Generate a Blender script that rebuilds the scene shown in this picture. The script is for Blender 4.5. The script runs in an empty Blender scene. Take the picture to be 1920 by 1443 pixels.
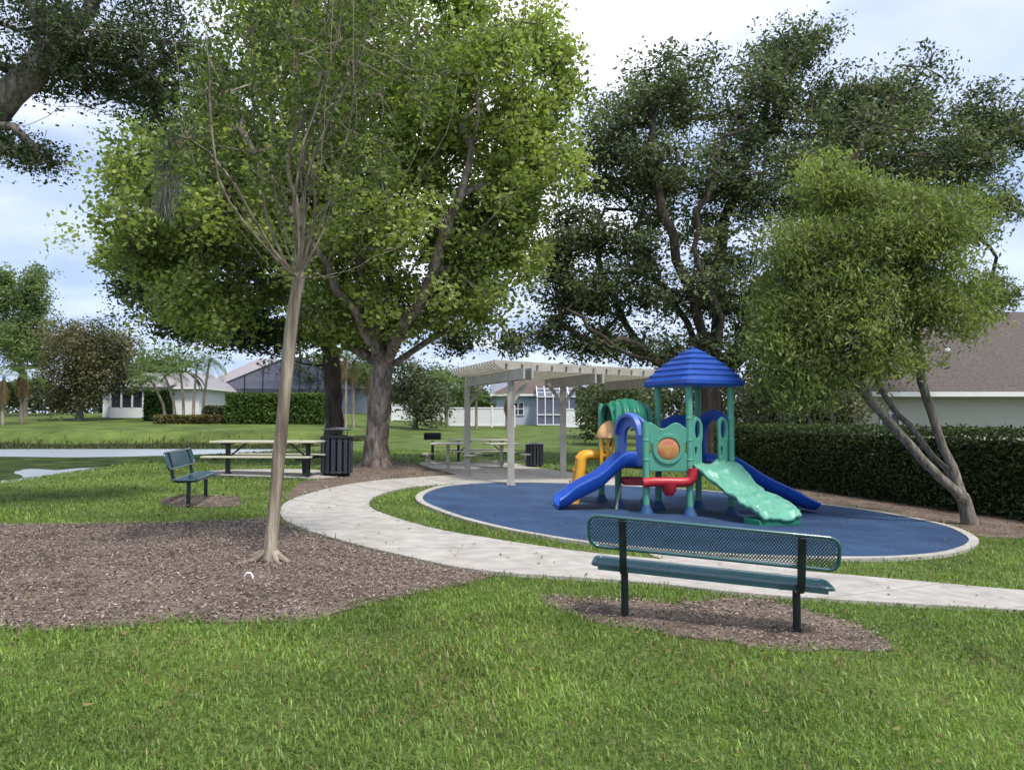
import bpy, bmesh, math, random
import numpy as np
from mathutils import Vector, Matrix
from mathutils.geometry import delaunay_2d_cdt
R = math.radians
random.seed(7); rng = np.random.default_rng(11)
S = bpy.context.scene
COL = S.collection
F = 1450.0; CX = 960.0; CY = 721.5; CAMZ = 1.55; PITCH = math.atan((785-721.5)/F)

# ------------------------------------------------------------------ camera, sky, sun, exposure
cam = bpy.data.objects.new('camera', bpy.data.cameras.new('camera')); COL.objects.link(cam)
cam.location = (0, 0, CAMZ); cam.rotation_euler = (R(90)+PITCH, 0, 0)
cam.data.sensor_width = 36; cam.data.lens = 36*F/1920; cam.data.clip_start = .05; cam.data.clip_end = 3000
S.camera = cam
SUN_EL, SUN_AZ = 60.0, 145.0          # azimuth from +Y (the view direction), negative = left
w = bpy.data.worlds.new('World'); S.world = w; w.use_nodes = True
nt = w.node_tree; N = nt.nodes; L = nt.links
for n in list(N): N.remove(n)
out = N.new('ShaderNodeOutputWorld'); bg = N.new('ShaderNodeBackground'); L.new(bg.outputs[0], out.inputs[0])
sky = N.new('ShaderNodeTexSky'); sky.sky_type = 'NISHITA'; sky.sun_disc = False
sky.sun_elevation = R(SUN_EL); sky.sun_rotation = R(SUN_AZ); sky.air_density = 1.0; sky.dust_density = 1.5
tc = N.new('ShaderNodeTexCoord'); sep = N.new('ShaderNodeSeparateXYZ'); L.new(tc.outputs['Generated'], sep.inputs[0])
ad = N.new('ShaderNodeMath'); ad.operation = 'ADD'; L.new(sep.outputs[2], ad.inputs[0]); ad.inputs[1].default_value = .22
mx = N.new('ShaderNodeMath'); mx.operation = 'MAXIMUM'; L.new(ad.outputs[0], mx.inputs[0]); mx.inputs[1].default_value = .05
dv = N.new('ShaderNodeVectorMath'); dv.operation = 'DIVIDE'; L.new(tc.outputs['Generated'], dv.inputs[0])
cb = N.new('ShaderNodeCombineXYZ')
for i in range(3): L.new(mx.outputs[0], cb.inputs[i])
L.new(cb.outputs[0], dv.inputs[1])
mp = N.new('ShaderNodeMapping'); L.new(dv.outputs[0], mp.inputs[0]); mp.inputs['Location'].default_value = (1.7, .35, 0); mp.inputs['Scale'].default_value = (1, 1.25, 1)
nz = N.new('ShaderNodeTexNoise'); nz.inputs['Scale'].default_value = .95; nz.inputs['Detail'].default_value = 7; nz.inputs['Roughness'].default_value = .5; nz.inputs['Distortion'].default_value = .3
L.new(mp.outputs[0], nz.inputs[0])
rp = N.new('ShaderNodeValToRGB'); L.new(nz.outputs[0], rp.inputs[0])
rp.color_ramp.elements[0].position = .40; rp.color_ramp.elements[0].color = (.78, .78, .78, 1)
rp.color_ramp.elements[1].position = .62; rp.color_ramp.elements[1].color = (.97, .97, .97, 1)
nz2 = N.new('ShaderNodeTexNoise'); nz2.inputs['Scale'].default_value = 2.1; nz2.inputs['Detail'].default_value = 4; L.new(mp.outputs[0], nz2.inputs[0])
rc = N.new('ShaderNodeValToRGB'); L.new(nz2.outputs[0], rc.inputs[0])
rc.color_ramp.elements[0].position = .35; rc.color_ramp.elements[0].color = (2.0, 2.55, 3.9, 1)
rc.color_ramp.elements[1].position = .62; rc.color_ramp.elements[1].color = (3.4, 3.8, 4.9, 1)
mixc = N.new('ShaderNodeMix'); mixc.data_type = 'RGBA'
L.new(rp.outputs[0], mixc.inputs[0]); L.new(sky.outputs[0], mixc.inputs[6]); L.new(rc.outputs[0], mixc.inputs[7])
gd = N.new('ShaderNodeVectorMath'); gd.operation = 'DOT_PRODUCT'; gv = Vector((-.02, math.cos(R(33)), math.sin(R(33)))).normalized(); gd.inputs[1].default_value = gv; L.new(tc.outputs['Generated'], gd.inputs[0])
gm = N.new('ShaderNodeMapRange'); gm.interpolation_type = 'SMOOTHSTEP'; gm.inputs[1].default_value = .90; gm.inputs[2].default_value = 1.0; gm.inputs[3].default_value = 0; gm.inputs[4].default_value = .30; L.new(gd.outputs['Value'], gm.inputs[0])
ga = N.new('ShaderNodeMath'); ga.operation = 'ADD'; L.new(nz.outputs[0], ga.inputs[0]); L.new(gm.outputs[0], ga.inputs[1])
gr = N.new('ShaderNodeMapRange'); gr.interpolation_type = 'SMOOTHSTEP'; gr.inputs[1].default_value = .54; gr.inputs[2].default_value = .80; L.new(ga.outputs[0], gr.inputs[0])
gx_ = N.new('ShaderNodeMix'); gx_.data_type = 'RGBA'; L.new(gr.outputs[0], gx_.inputs[0]); L.new(mixc.outputs[2], gx_.inputs[6]); gx_.inputs[7].default_value = (7, 7.1, 7.4, 1)
L.new(gx_.outputs[2], bg.inputs[0]); bg.inputs[1].default_value = .11
sl = bpy.data.lights.new('sun', 'SUN'); sl.energy = 1.95; sl.angle = R(10); sl.color = (1, .95, .87)
sun = bpy.data.objects.new('sun', sl); COL.objects.link(sun)
sd = Vector((math.sin(R(SUN_AZ))*math.cos(R(SUN_EL)), math.cos(R(SUN_AZ))*math.cos(R(SUN_EL)), math.sin(R(SUN_EL))))
sun.rotation_euler = sd.to_track_quat('Z', 'Y').to_euler()
S.view_settings.view_transform = 'Standard'; S.view_settings.look = 'None'; S.view_settings.gamma = 1; S.view_settings.exposure = 1.24
S.render.resolution_x = 1024; S.render.resolution_y = 769
S.cycles.max_bounces = 8; S.cycles.transparent_max_bounces = 12

# ------------------------------------------------------------------ helpers
def ss(a, b, x):
    t = np.clip((np.asarray(x, float)-a)/(b-a), 0, 1); return t*t*(3-2*t)
def nois(x, y, s=1.0, seed=0):
    x = np.asarray(x, float)*s; y = np.asarray(y, float)*s; v = 0; a = 1.0; tot = 0
    for k in range(5):
        p = seed*1.7+k*2.3; c, s_ = math.cos(p*1.3), math.sin(p*1.3)
        u = (x*c-y*s_)*2.03**k+p*5.1; q = (x*s_+y*c)*2.03**k+p*3.7
        v = v + a*np.sin(u+1.3*np.sin(q*.7+p))*np.cos(q+1.1*np.sin(u*.6)); tot += a; a *= .62
    return v/tot
def H(x, y):
    "height of the terrain"
    x = np.asarray(x, float); y = np.asarray(y, float)
    base = -.42*np.tanh(x/8.4)*(1-ss(24, 42, y))
    wl = 1-ss(-17, -4, x)
    left = .75*ss(47.3, 51, y)+.042*np.clip(y-50, 0, 34)
    right = .021*np.clip(y-30, 0, 45)
    z = base+wl*left*ss(46.5, 51, y)+(1-wl)*right
    d = np.maximum(x+12.7+.3*np.sin(y*.35), y-47.3-.3*np.sin(x*.2))      # pond: negative inside
    k = ss(-1.2, 3.0, d)
    kf = ss(-.8, 2.5, d)
    k = np.where(y > 45, kf, k)
    z = z*k+(-1.05)*(1-k)
    z = z+.012*nois(x, y, .5, 3)*ss(1, 3, np.abs(y))
    return z
def ray(px, py):
    xn = (px-CX)/F; yn = (py-CY)/F; c, s_ = math.cos(PITCH), math.sin(PITCH)
    v = Vector((xn, c+yn*s_, s_-yn*c)); return v/v.y
def P(px, py, d):
    v = ray(px, py); return Vector((v.x*d, d, CAMZ+v.z*d))
def G(px, py, off=0.0):
    "where the ground is seen at that direction"
    v = ray(px, py); t = 1.5; prev = t
    while t < 260:
        z = CAMZ+v.z*t
        if z <= float(H(v.x*t, t)):
            a, b = prev, t
            for _ in range(24):
                m = (a+b)/2
                if CAMZ+v.z*m <= float(H(v.x*m, m)): b = m
                else: a = m
            t = b; break
        prev = t; t *= 1.012
    return Vector((v.x*t, t, float(H(v.x*t, t))+off))
def tag(o, label=None, cat=None, group=None, kind=None):
    if label: o['label'] = label
    if cat: o['category'] = cat
    if group: o['group'] = group
    if kind: o['kind'] = kind
    return o
def empty(name, loc, rz=0, **k):
    o = bpy.data.objects.new(name, None); COL.objects.link(o); o.location = loc; o.rotation_euler = (0, 0, rz); o.empty_display_size = .2
    return tag(o, **k)
def link(name, me, mat=None, parent=None, **k):
    o = bpy.data.objects.new(name, me); COL.objects.link(o)
    if mat:
        me.materials.clear(); me.materials.append(mat)
    if parent: o.parent = parent
    return tag(o, **k)
def mesh_np(name, co, faces_flat, nper, smooth=False, col=None, attr='col'):
    me = bpy.data.meshes.new(name)
    nv = len(co); nf = len(faces_flat)//nper
    me.vertices.add(nv); me.vertices.foreach_set('co', np.ascontiguousarray(co, dtype=np.float32).ravel())
    me.loops.add(nf*nper); me.loops.foreach_set('vertex_index', np.ascontiguousarray(faces_flat, dtype=np.int32).ravel())
    me.polygons.add(nf); me.polygons.foreach_set('loop_start', np.arange(0, nf*nper, nper, dtype=np.int32))
    me.update(calc_edges=True)
    if smooth: me.polygons.foreach_set('use_smooth', np.ones(nf, dtype=bool))
    if col is not None:
        a = me.attributes.new(attr, 'FLOAT_COLOR', 'POINT'); c4 = np.ones((nv, 4), np.float32); c4[:, :3] = col; a.data.foreach_set('color', c4.ravel())
    return me
class MB:
    "collects shapes into one mesh"
    def __init__(s): s.v = []; s.f = []
    def add(s, vs, fs):
        n = len(s.v); s.v += [tuple(v) for v in vs]; s.f += [tuple(i+n for i in f) for f in fs]; return s
    def box(s, c, d, rz=0, M=None):
        hx, hy, hz = d[0]/2, d[1]/2, d[2]/2; vs = []
        for z in (-hz, hz):
            for x, y in ((-hx, -hy), (hx, -hy), (hx, hy), (-hx, hy)):
                vs.append(Vector((x, y, z)))
        m = M if M else Matrix.Rotation(rz, 3, 'Z')
        vs = [m@v+Vector(c) for v in vs]
        return s.add(vs, [(3, 2, 1, 0), (4, 5, 6, 7), (0, 1, 5, 4), (1, 2, 6, 5), (2, 3, 7, 6), (3, 0, 4, 7)])
    def beam(s, a, b, wd, ht, up=(0, 0, 1)):
        a = Vector(a); b = Vector(b); t = (b-a).normalized(); u = Vector(up)
        if abs(t.dot(u)) > .98: u = Vector((0, 1, 0))
        r = t.cross(u).normalized(); u = r.cross(t).normalized()
        vs = []
        for p in (a, b):
            for x, y in ((-1, -1), (1, -1), (1, 1), (-1, 1)): vs.append(p+r*(x*wd/2)+u*(y*ht/2))
        return s.add(vs, [(3, 2, 1, 0), (4, 5, 6, 7), (0, 1, 5, 4), (1, 2, 6, 5), (2, 3, 7, 6), (3, 0, 4, 7)])
    def tube(s, pts, rad, n=10, cap=True):
        pts = [Vector(p) for p in pts]; k = len(pts)
        if not hasattr(rad, '__len__'): rad = [rad]*k
        vs = []; fs = []; ref = None
        for i, p in enumerate(pts):
            t = (pts[min(i+1, k-1)]-pts[max(i-1, 0)]).normalized()
            if ref is None: ref = t.orthogonal().normalized()
            ref = (ref-t*ref.dot(t)).normalized(); b = t.cross(ref)
            for j in range(n):
                a = 2*math.pi*j/n; vs.append(p+ref*(math.cos(a)*rad[i])+b*(math.sin(a)*rad[i]))
        for i in range(k-1):
            for j in range(n):
                j2 = (j+1) % n; fs.append((i*n+j, i*n+j2, (i+1)*n+j2, (i+1)*n+j))
        if cap: fs.append(tuple(range(n))[::-1]); fs.append(tuple((k-1)*n+j for j in range(n)))
        return s.add(vs, fs)
    def lathe(s, c, prof, n=20):
        vs = []; fs = []; c = Vector(c)
        for r, z in prof:
            for j in range(n):
                a = 2*math.pi*j/n; vs.append(c+Vector((r*math.cos(a), r*math.sin(a), z)))
        k = len(prof)
        for i in range(k-1):
            for j in range(n):
                j2 = (j+1) % n; fs.append((i*n+j, i*n+j2, (i+1)*n+j2, (i+1)*n+j))
        fs.append(tuple(range(n))[::-1]); fs.append(tuple((k-1)*n+j for j in range(n)))
        return s.add(vs, fs)
    def loft(s, secs, closed=True, cap=True):
        n = len(secs[0]); k = len(secs); vs = [v for sec in secs for v in sec]; fs = []
        for i in range(k-1):
            for j in range(n if closed else n-1):
                j2 = (j+1) % n; fs.append((i*n+j, i*n+j2, (i+1)*n+j2, (i+1)*n+j))
        if cap and closed: fs.append(tuple(range(n))[::-1]); fs.append(tuple((k-1)*n+j for j in range(n)))
        return s.add(vs, fs)
    def build(s, name, mat, parent=None, smooth=False, bevel=0, **k):
        me = bpy.data.meshes.new(name); me.from_pydata(s.v, [], s.f); me.update()
        bm = bmesh.new(); bm.from_mesh(me); bmesh.ops.recalc_face_normals(bm, faces=bm.faces); bm.to_mesh(me); bm.free()
        if smooth:
            me.polygons.foreach_set('use_smooth', [True]*len(me.polygons))
            try: me.set_sharp_from_angle(angle=R(42))
            except Exception: pass
        o = link(name, me, mat, parent, **k)
        if bevel:
            b = o.modifiers.new('bevel', 'BEVEL'); b.width = bevel; b.segments = 2; b.limit_method = 'ANGLE'; b.angle_limit = R(40)
        return o
def panel(name, outer, holes, thick, mat, parent, M, bev=.008):
    "flat board with holes: outline in x,z; M puts it in place"
    cu = bpy.data.curves.new(name, 'CURVE'); cu.dimensions = '2D'; cu.fill_mode = 'BOTH'
    cu.extrude = thick/2-bev; cu.bevel_depth = bev; cu.bevel_resolution = 1; cu.offset = -bev
    for pts in [outer]+list(holes):
        sp = cu.splines.new('POLY'); sp.points.add(len(pts)-1); sp.use_cyclic_u = True
        for i, p in enumerate(pts): sp.points[i].co = (p[0], p[1], 0, 1)
    tmp = bpy.data.objects.new('tmp', cu)
    me = bpy.data.meshes.new_from_object(tmp); bpy.data.objects.remove(tmp); bpy.data.curves.remove(cu)
    me.name = name; me.transform(M@Matrix.Rotation(R(90), 4, 'X'))
    return link(name, me, mat, parent)
def circ(cx, cz, rx, rz, n=28, a0=0): return [(cx+rx*math.cos(a0+2*math.pi*i/n), cz+rz*math.sin(a0+2*math.pi*i/n)) for i in range(n)]
def rrect(cx, cz, hx, hz, r, n=5):
    o = []
    for sx, sz, a0 in ((1, 1, 0), (-1, 1, 90), (-1, -1, 180), (1, -1, 270)):
        for i in range(n+1):
            a = R(a0+90*i/n); o.append((cx+sx*(hx-r)+r*math.cos(a), cz+sz*(hz-r)+r*math.sin(a)))
    return o
def frame(p, q):
    "matrix with x from p to q (level), z up, origin p"
    p = Vector(p); q = Vector(q); x = Vector((q.x-p.x, q.y-p.y, 0)).normalized(); y = Vector((0, 0, 1)).cross(x)
    return Matrix(((x.x, y.x, 0, p.x), (x.y, y.y, 0, p.y), (0, 0, 1, p.z), (0, 0, 0, 1)))
def catmull(pts, k=4, closed=True):
    out = []; n = len(pts); pts = [np.array(p, float) for p in pts]
    for i in range(n if closed else n-1):
        if closed: a, b, c, d = pts[(i-1) % n], pts[i], pts[(i+1) % n], pts[(i+2) % n]
        else: a, b, c, d = pts[max(i-1, 0)], pts[i], pts[i+1], pts[min(i+2, n-1)]
        for j in range(k):
            t = j/k; out.append(.5*((2*b)+(-a+c)*t+(2*a-5*b+4*c-d)*t*t+(-a+3*b-3*c+d)*t**3))
    if not closed: out.append(pts[-1])
    return [tuple(p) for p in out]
def inside(poly, x, y):
    x = np.asarray(x); y = np.asarray(y); r = np.zeros(x.shape, bool); n = len(poly)
    for i in range(n):
        x1, y1 = poly[i][0], poly[i][1]; x2, y2 = poly[(i+1) % n][0], poly[(i+1) % n][1]
        if y1 == y2: continue
        c = ((y1 > y) != (y2 > y)) & (x < (x2-x1)*(y-y1)/(y2-y1)+x1); r ^= c
    return r
def ground_poly(px, k=4, closed=True): return [tuple(G(a, b).xy) for a, b in catmull(px, k, closed)]
def sheet(name, poly, off, res, mat, skirt=.06, bump=0.0, bscale=3.0, **k):
    "a sheet that follows the terrain inside an outline"
    xs = [p[0] for p in poly]; ys = [p[1] for p in poly]
    gx, gy = np.meshgrid(np.arange(min(xs), max(xs), res), np.arange(min(ys), max(ys), res)); gx = gx.ravel()+rng.uniform(-.2, .2, gx.size)*res; gy = gy.ravel()+rng.uniform(-.2, .2, gy.size)*res
    m = inside(poly, gx, gy)
    bp = np.array([p[:2] for p in poly]); keep = []
    gi = np.where(m)[0]
    for i in gi:
        if np.min((bp[:, 0]-gx[i])**2+(bp[:, 1]-gy[i])**2) > (res*.4)**2: keep.append(i)
    vs = [Vector(p[:2]) for p in poly]+[Vector((gx[i], gy[i])) for i in keep]; nb = len(poly)
    r = delaunay_2d_cdt(vs, [(i, (i+1) % nb) for i in range(nb)], [], 1, 1e-5)
    V, E, FF, ov = r[0], r[1], r[2], r[3]
    x = np.array([v.x for v in V]); y = np.array([v.y for v in V])
    isb = np.array([any(q < nb for q in o) for o in ov])
    z = H(x, y)+off+np.where(isb, 0, bump*(.6+nois(x, y, bscale, 5)))
    co = [(x[i], y[i], z[i]) for i in range(len(x))]; fs = [tuple(f) for f in FF]
    m_ = MB(); m_.v = co; m_.f = fs
    n0 = len(m_.v)
    for p in poly: m_.v.append((p[0], p[1], float(H(p[0], p[1]))+off)); m_.v.append((p[0], p[1], float(H(p[0], p[1]))+off-skirt))
    for i in range(nb):
        j = (i+1) % nb; m_.f.append((n0+2*i, n0+2*i+1, n0+2*j+1, n0+2*j))
    return m_.build(name, mat, smooth=True, **k)

# ------------------------------------------------------------------ materials
def mat(name, col, rough=.6, spec=.4, var=0.0, vscale=3.0, bump=0.0, bscale=30.0, col2=None, stretch=(1, 1, 1), metal=0.0, detail=6, coat=0.0, speck=None):
    m = bpy.data.materials.new(name); m.use_nodes = True; n = m.node_tree.nodes; l = m.node_tree.links; b = n['Principled BSDF']
    b.inputs['Roughness'].default_value = rough; b.inputs['Specular IOR Level'].default_value = spec; b.inputs['Metallic'].default_value = metal
    b.inputs['Coat Weight'].default_value = coat
    tcn = n.new('ShaderNodeTexCoord'); mpn = n.new('ShaderNodeMapping'); l.new(tcn.outputs['Object'], mpn.inputs[0]); mpn.inputs['Scale'].default_value = stretch
    c1 = (*col, 1)
    if var or col2:
        t = n.new('ShaderNodeTexNoise'); t.inputs['Scale'].default_value = vscale; t.inputs['Detail'].default_value = detail; t.inputs['Roughness'].default_value = .62; l.new(mpn.outputs[0], t.inputs[0])
        r = n.new('ShaderNodeValToRGB'); l.new(t.outputs[0], r.inputs[0])
        r.color_ramp.elements[0].position = .32; r.color_ramp.elements[1].position = .68
        c2 = col2 if col2 else tuple(min(1, c*(1+var)) for c in col)
        r.color_ramp.elements[0].color = (*[c*(1-var) for c in col], 1); r.color_ramp.elements[1].color = (*c2, 1)
        outc = r.outputs[0]
        if speck:
            t2 = n.new('ShaderNodeTexNoise'); t2.inputs['Scale'].default_value = speck[0]; t2.inputs['Detail'].default_value = 3; l.new(mpn.outputs[0], t2.inputs[0])
            r2 = n.new('ShaderNodeValToRGB'); l.new(t2.outputs[0], r2.inputs[0]); r2.color_ramp.elements[0].position = .35; r2.color_ramp.elements[1].position = .65
            r2.color_ramp.elements[0].color = (*[speck[1]]*3, 1); r2.color_ramp.elements[1].color = (*[speck[2]]*3, 1)
            mm = n.new('ShaderNodeMix'); mm.data_type = 'RGBA'; mm.blend_type = 'MULTIPLY'; mm.inputs[0].default_value = 1; l.new(outc, mm.inputs[6]); l.new(r2.outputs[0], mm.inputs[7]); outc = mm.outputs[2]
        l.new(outc, b.inputs['Base Color'])
        rr = n.new('ShaderNodeMapRange'); l.new(t.outputs[0], rr.inputs[0]); rr.inputs[3].default_value = max(.05, rough-.12); rr.inputs[4].default_value = min(1, rough+.12); l.new(rr.outputs[0], b.inputs['Roughness'])
    else: b.inputs['Base Color'].default_value = c1
    if bump:
        t = n.new('ShaderNodeTexNoise'); t.inputs['Scale'].default_value = bscale; t.inputs['Detail'].default_value = 5; l.new(mpn.outputs[0], t.inputs[0])
        bp = n.new('ShaderNodeBump'); bp.inputs['Strength'].default_value = bump; bp.inputs['Distance'].default_value = .02; l.new(t.outputs[0], bp.inputs['Height']); l.new(bp.outputs[0], b.inputs['Normal'])
    return m
def leafmat(name, trans=.35, rough=.5, tint=(1.15, 1.25, .6), spec=.35):
    m = bpy.data.materials.new(name); m.use_nodes = True; n = m.node_tree.nodes; l = m.node_tree.links; b = n['Principled BSDF']
    a = n.new('ShaderNodeAttribute'); a.attribute_name = 'col'; l.new(a.outputs['Color'], b.inputs['Base Color'])
    b.inputs['Roughness'].default_value = rough; b.inputs['Specular IOR Level'].default_value = spec
    t = n.new('ShaderNodeBsdfTranslucent'); mm = n.new('ShaderNodeMix'); mm.data_type = 'RGBA'; mm.blend_type = 'MULTIPLY'; mm.inputs[0].default_value = 1
    l.new(a.outputs['Color'], mm.inputs[6]); mm.inputs[7].default_value = (*tint, 1); l.new(mm.outputs[2], t.inputs[0])
    x = n.new('ShaderNodeMixShader'); x.inputs[0].default_value = trans; l.new(b.outputs[0], x.inputs[1]); l.new(t.outputs[0], x.inputs[2]); l.new(x.outputs[0], n['Material Output'].inputs[0])
    return m
def screenmat(name, col, alpha):
    m = mat(name, col, .5); n = m.node_tree.nodes; l = m.node_tree.links
    t = n.new('ShaderNodeBsdfTransparent'); x = n.new('ShaderNodeMixShader'); x.inputs[0].default_value = alpha
    l.new(t.outputs[0], x.inputs[1]); l.new(n['Principled BSDF'].outputs[0], x.inputs[2]); l.new(x.outputs[0], n['Material Output'].inputs[0]); return m
M = {}
M['soil'] = mat('lawn_ground', (.06, .088, .022), .95, .1, var=.25, vscale=.55, col2=(.13, .175, .042), bump=.5, bscale=25, speck=(26, .62, 1.35), detail=9)
M['grass'] = leafmat('grass_blade', .45, .45, (1.2, 1.2, .5))
M['leaf'] = leafmat('leaf', .48, .55)
M['leaf_dull'] = leafmat('leaf_dull', .36, .5, (1.1, 1.15, .7))
M['moss'] = leafmat('moss', .3, .9, (1, 1, 1), .05)
M['bark_pale'] = mat('bark_pale', (.15, .115, .08), .85, .2, vscale=6, col2=(.40, .345, .265), stretch=(3, 3, .28), bump=.9, bscale=16, speck=(3.5, .65, 1.2))
M['bark_twig'] = mat('bark_twig', (.15, .115, .085), .85, .2, vscale=6, col2=(.27, .22, .165), stretch=(2, 2, .4), bump=.4, bscale=20)
M['bark_syc'] = mat('bark_patchy', (.075, .055, .045), .9, .2, vscale=5, col2=(.30, .25, .215), stretch=(1.8, 1.8, .8), bump=1.0, bscale=9, speck=(2.2, .6, 1.3))
M['bark_oak'] = mat('bark_oak', (.05, .04, .032), .95, .15, vscale=4, col2=(.13, .105, .085), stretch=(2, 2, .4), bump=1.0, bscale=10)
M['bark_grey'] = mat('bark_grey', (.065, .055, .045), .9, .2, vscale=7, col2=(.27, .24, .20), stretch=(2.5, 2.5, .6), bump=1, bscale=12)
M['conc'] = mat('concrete', (.38, .35, .31), .85, .25, var=.08, vscale=1.4, bump=.25, bscale=60, speck=(5, .84, 1.08), col2=(.42, .395, .36))
M['conc_joint'] = mat('concrete_joint', (.10, .09, .08), .9, .1, var=.2)
M['rubber'] = mat('blue_rubber', (.017, .044, .11), .72, .35, var=.2, vscale=.9, bump=.6, bscale=120, speck=(60, .6, 1.45), col2=(.034, .078, .165), detail=9)
M['mulch'] = mat('mulch', (.085, .064, .05), .95, .1, vscale=22, col2=(.22, .175, .14), bump=1, bscale=45, speck=(2.2, .75, 1.2))
M['chips'] = leafmat('mulch_chip', 0.0, .9, (1, 1, 1), .1)
M['water'] = mat('pond_water', (.42, .46, .48), .36, 1.0, bump=.4, bscale=2.2, stretch=(.5, 1.6, 1), metal=.5)
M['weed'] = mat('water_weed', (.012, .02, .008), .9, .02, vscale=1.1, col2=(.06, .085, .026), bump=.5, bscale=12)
M['bgreen'] = mat('bench_green', (.024, .07, .09), .30, .6, var=.1, vscale=8, coat=.3)
M['bframe'] = mat('bench_frame', (.008, .014, .018), .42, .5, var=.2, vscale=9, bump=.05, bscale=40)
M['rail'] = mat('bench_rim', (.02, .085, .095), .25, .6, coat=.5)
M['pg'] = mat('plastic_green', (.075, .29, .205), .38, .45, var=.07, vscale=3, bump=.04, bscale=90)
M['pgl'] = mat('plastic_light_green', (.12, .35, .25), .42, .45, var=.10, vscale=5, bump=.1, bscale=60)
M['pg_dark'] = mat('plastic_dark_green', (.014, .17, .095), .36, .45, var=.1, vscale=3)
M['pgm'] = mat('post_green', (.085, .31, .215), .35, .45, var=.08, vscale=5)
M['pb'] = mat('plastic_blue', (.012, .075, .40), .34, .5, var=.09, vscale=2.5, bump=.04, bscale=90)
M['pbroof'] = mat('plastic_roof_blue', (.013, .065, .33), .42, .45, var=.14, vscale=4, bump=.08, bscale=60)
M['pbl'] = mat('plastic_faded_blue', (.07, .14, .42), .45, .4, var=.1, vscale=4)
M['pr'] = mat('plastic_red', (.40, .018, .028), .38, .45, var=.15, vscale=4)
M['py'] = mat('plastic_yellow', (.74, .35, .025), .42, .45, var=.08, vscale=4)
M['pyf'] = mat('plastic_faded_yellow', (.74, .43, .17), .5, .4, var=.12, vscale=5)
M['pdeck'] = mat('deck_coating', (.10, .075, .055), .6, .3, var=.2)
M['boot'] = mat('post_boot_blue', (.03, .085, .2), .6, .3, var=.15)
M['perg'] = mat('pergola_paint', (.36, .34, .285), .6, .3, var=.1, vscale=3, col2=(.44, .42, .355), bump=.1, bscale=25)
M['black'] = mat('black_metal', (.014, .015, .017), .45, .5, var=.2)
M['slat'] = mat('slat_metal', (.03, .034, .046), .4, .5, var=.15, vscale=6)
M['tan'] = mat('tan_coated_metal', (.48, .46, .35), .5, .4, var=.1)
M['darkin'] = mat('dark_inside', (.01, .01, .01), .8, .1)
M['roofg'] = mat('roof_grey', (.27, .25, .26), .9, .1, var=.15, vscale=6, bump=.5, bscale=20)
M['roofb'] = mat('roof_brown', (.105, .088, .082), .9, .1, var=.25, vscale=8, bump=.6, bscale=16, speck=(30, .75, 1.25))
M['roofp'] = mat('roof_pink', (.25, .19, .17), .9, .1, var=.15, vscale=6, bump=.5, bscale=20)
M['white'] = mat('white_paint', (.70, .70, .70), .5, .3, var=.04)
M['wallb'] = mat('wall_beige', (.50, .47, .42), .8, .2, var=.05, bump=.2, bscale=40)
M['wallg'] = mat('wall_blue_grey', (.40, .44, .52), .8, .2, var=.05)
M['glass'] = mat('window_glass', (.03, .035, .05), .08, .6)
M['screen'] = screenmat('screen_mesh', (.12, .13, .19), .68)
M['bubble'] = mat('bubble_window', (.50, .32, .05), .2, .5, vscale=5, col2=(.45, .12, .08), coat=.4, detail=2)

# ------------------------------------------------------------------ ground, pond, paths
def axis(segs):
    o = []
    for a, b, n in segs: o += list(np.linspace(a, b, n, endpoint=False))
    return np.array(o+[segs[-1][1]])
gx = axis([(-900, -120, 12), (-120, -30, 60), (-30, -10, 50), (-10, 10, 60), (10, 30, 30), (30, 120, 30), (120, 900, 12)])
gy = axis([(-60, 0, 20), (0, 20, 70), (20, 60, 110), (60, 120, 50), (120, 1200, 20)])
XX, YY = np.meshgrid(gx, gy); ZZ = H(XX, YY)
co = np.stack([XX.ravel(), YY.ravel(), ZZ.ravel()], 1); nx = len(gx); ny = len(gy)
ii, jj = np.meshgrid(np.arange(nx-1), np.arange(ny-1)); i0 = (jj*nx+ii).ravel()
fc = np.stack([i0, i0+1, i0+nx+1, i0+nx], 1)
link('lawn_ground', mesh_np('lawn_ground', co, fc.ravel(), 4, True), M['soil'], kind='structure')
wm = MB(); wm.add([(-140, -30, -.27), (-11.0, -30, -.27), (-11.0, 48.8, -.27), (-140, 48.8, -.27)], [(0, 1, 2, 3)]); wm.build('pond_water', M['water'], kind='structure')

def Wp(px, py):
    v = ray(px, py); t = (-.255-CAMZ)/v.z; return (v.x*t, t)
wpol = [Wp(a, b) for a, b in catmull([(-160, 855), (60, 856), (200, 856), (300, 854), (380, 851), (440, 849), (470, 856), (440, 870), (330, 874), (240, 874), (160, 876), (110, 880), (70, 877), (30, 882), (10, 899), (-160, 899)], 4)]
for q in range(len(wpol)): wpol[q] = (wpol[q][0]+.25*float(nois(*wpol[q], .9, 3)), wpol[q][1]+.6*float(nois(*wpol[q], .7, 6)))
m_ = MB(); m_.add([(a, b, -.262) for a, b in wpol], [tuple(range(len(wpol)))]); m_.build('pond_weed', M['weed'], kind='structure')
O_px = [(866, 891), (780, 897), (705, 903), (640, 913), (590, 925), (545, 940), (527, 955), (530, 975), (560, 992), (600, 1006), (675, 1027), (750, 1045), (850, 1067), (935, 1078), (1080, 1088), (1205, 1097), (1300, 1107), (1424, 1120), (1674, 1136), (1920, 1150), (2300, 1178), (2700, 1205)]
I_px = [(933, 906), (875, 908), (820, 911), (775, 915), (730, 924), (700, 936), (692, 947), (700, 958), (725, 968), (750, 977), (800, 991), (850, 1002), (905, 1011), (960, 1020), (1040, 1032), (1120, 1042), (1250, 1054), (1400, 1067), (1570, 1081), (1750, 1097), (1920, 1112), (2300, 1140), (2700, 1165)]
Oc = ground_poly(O_px, 6, False); Ic = ground_poly(I_px, 6, False)
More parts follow.
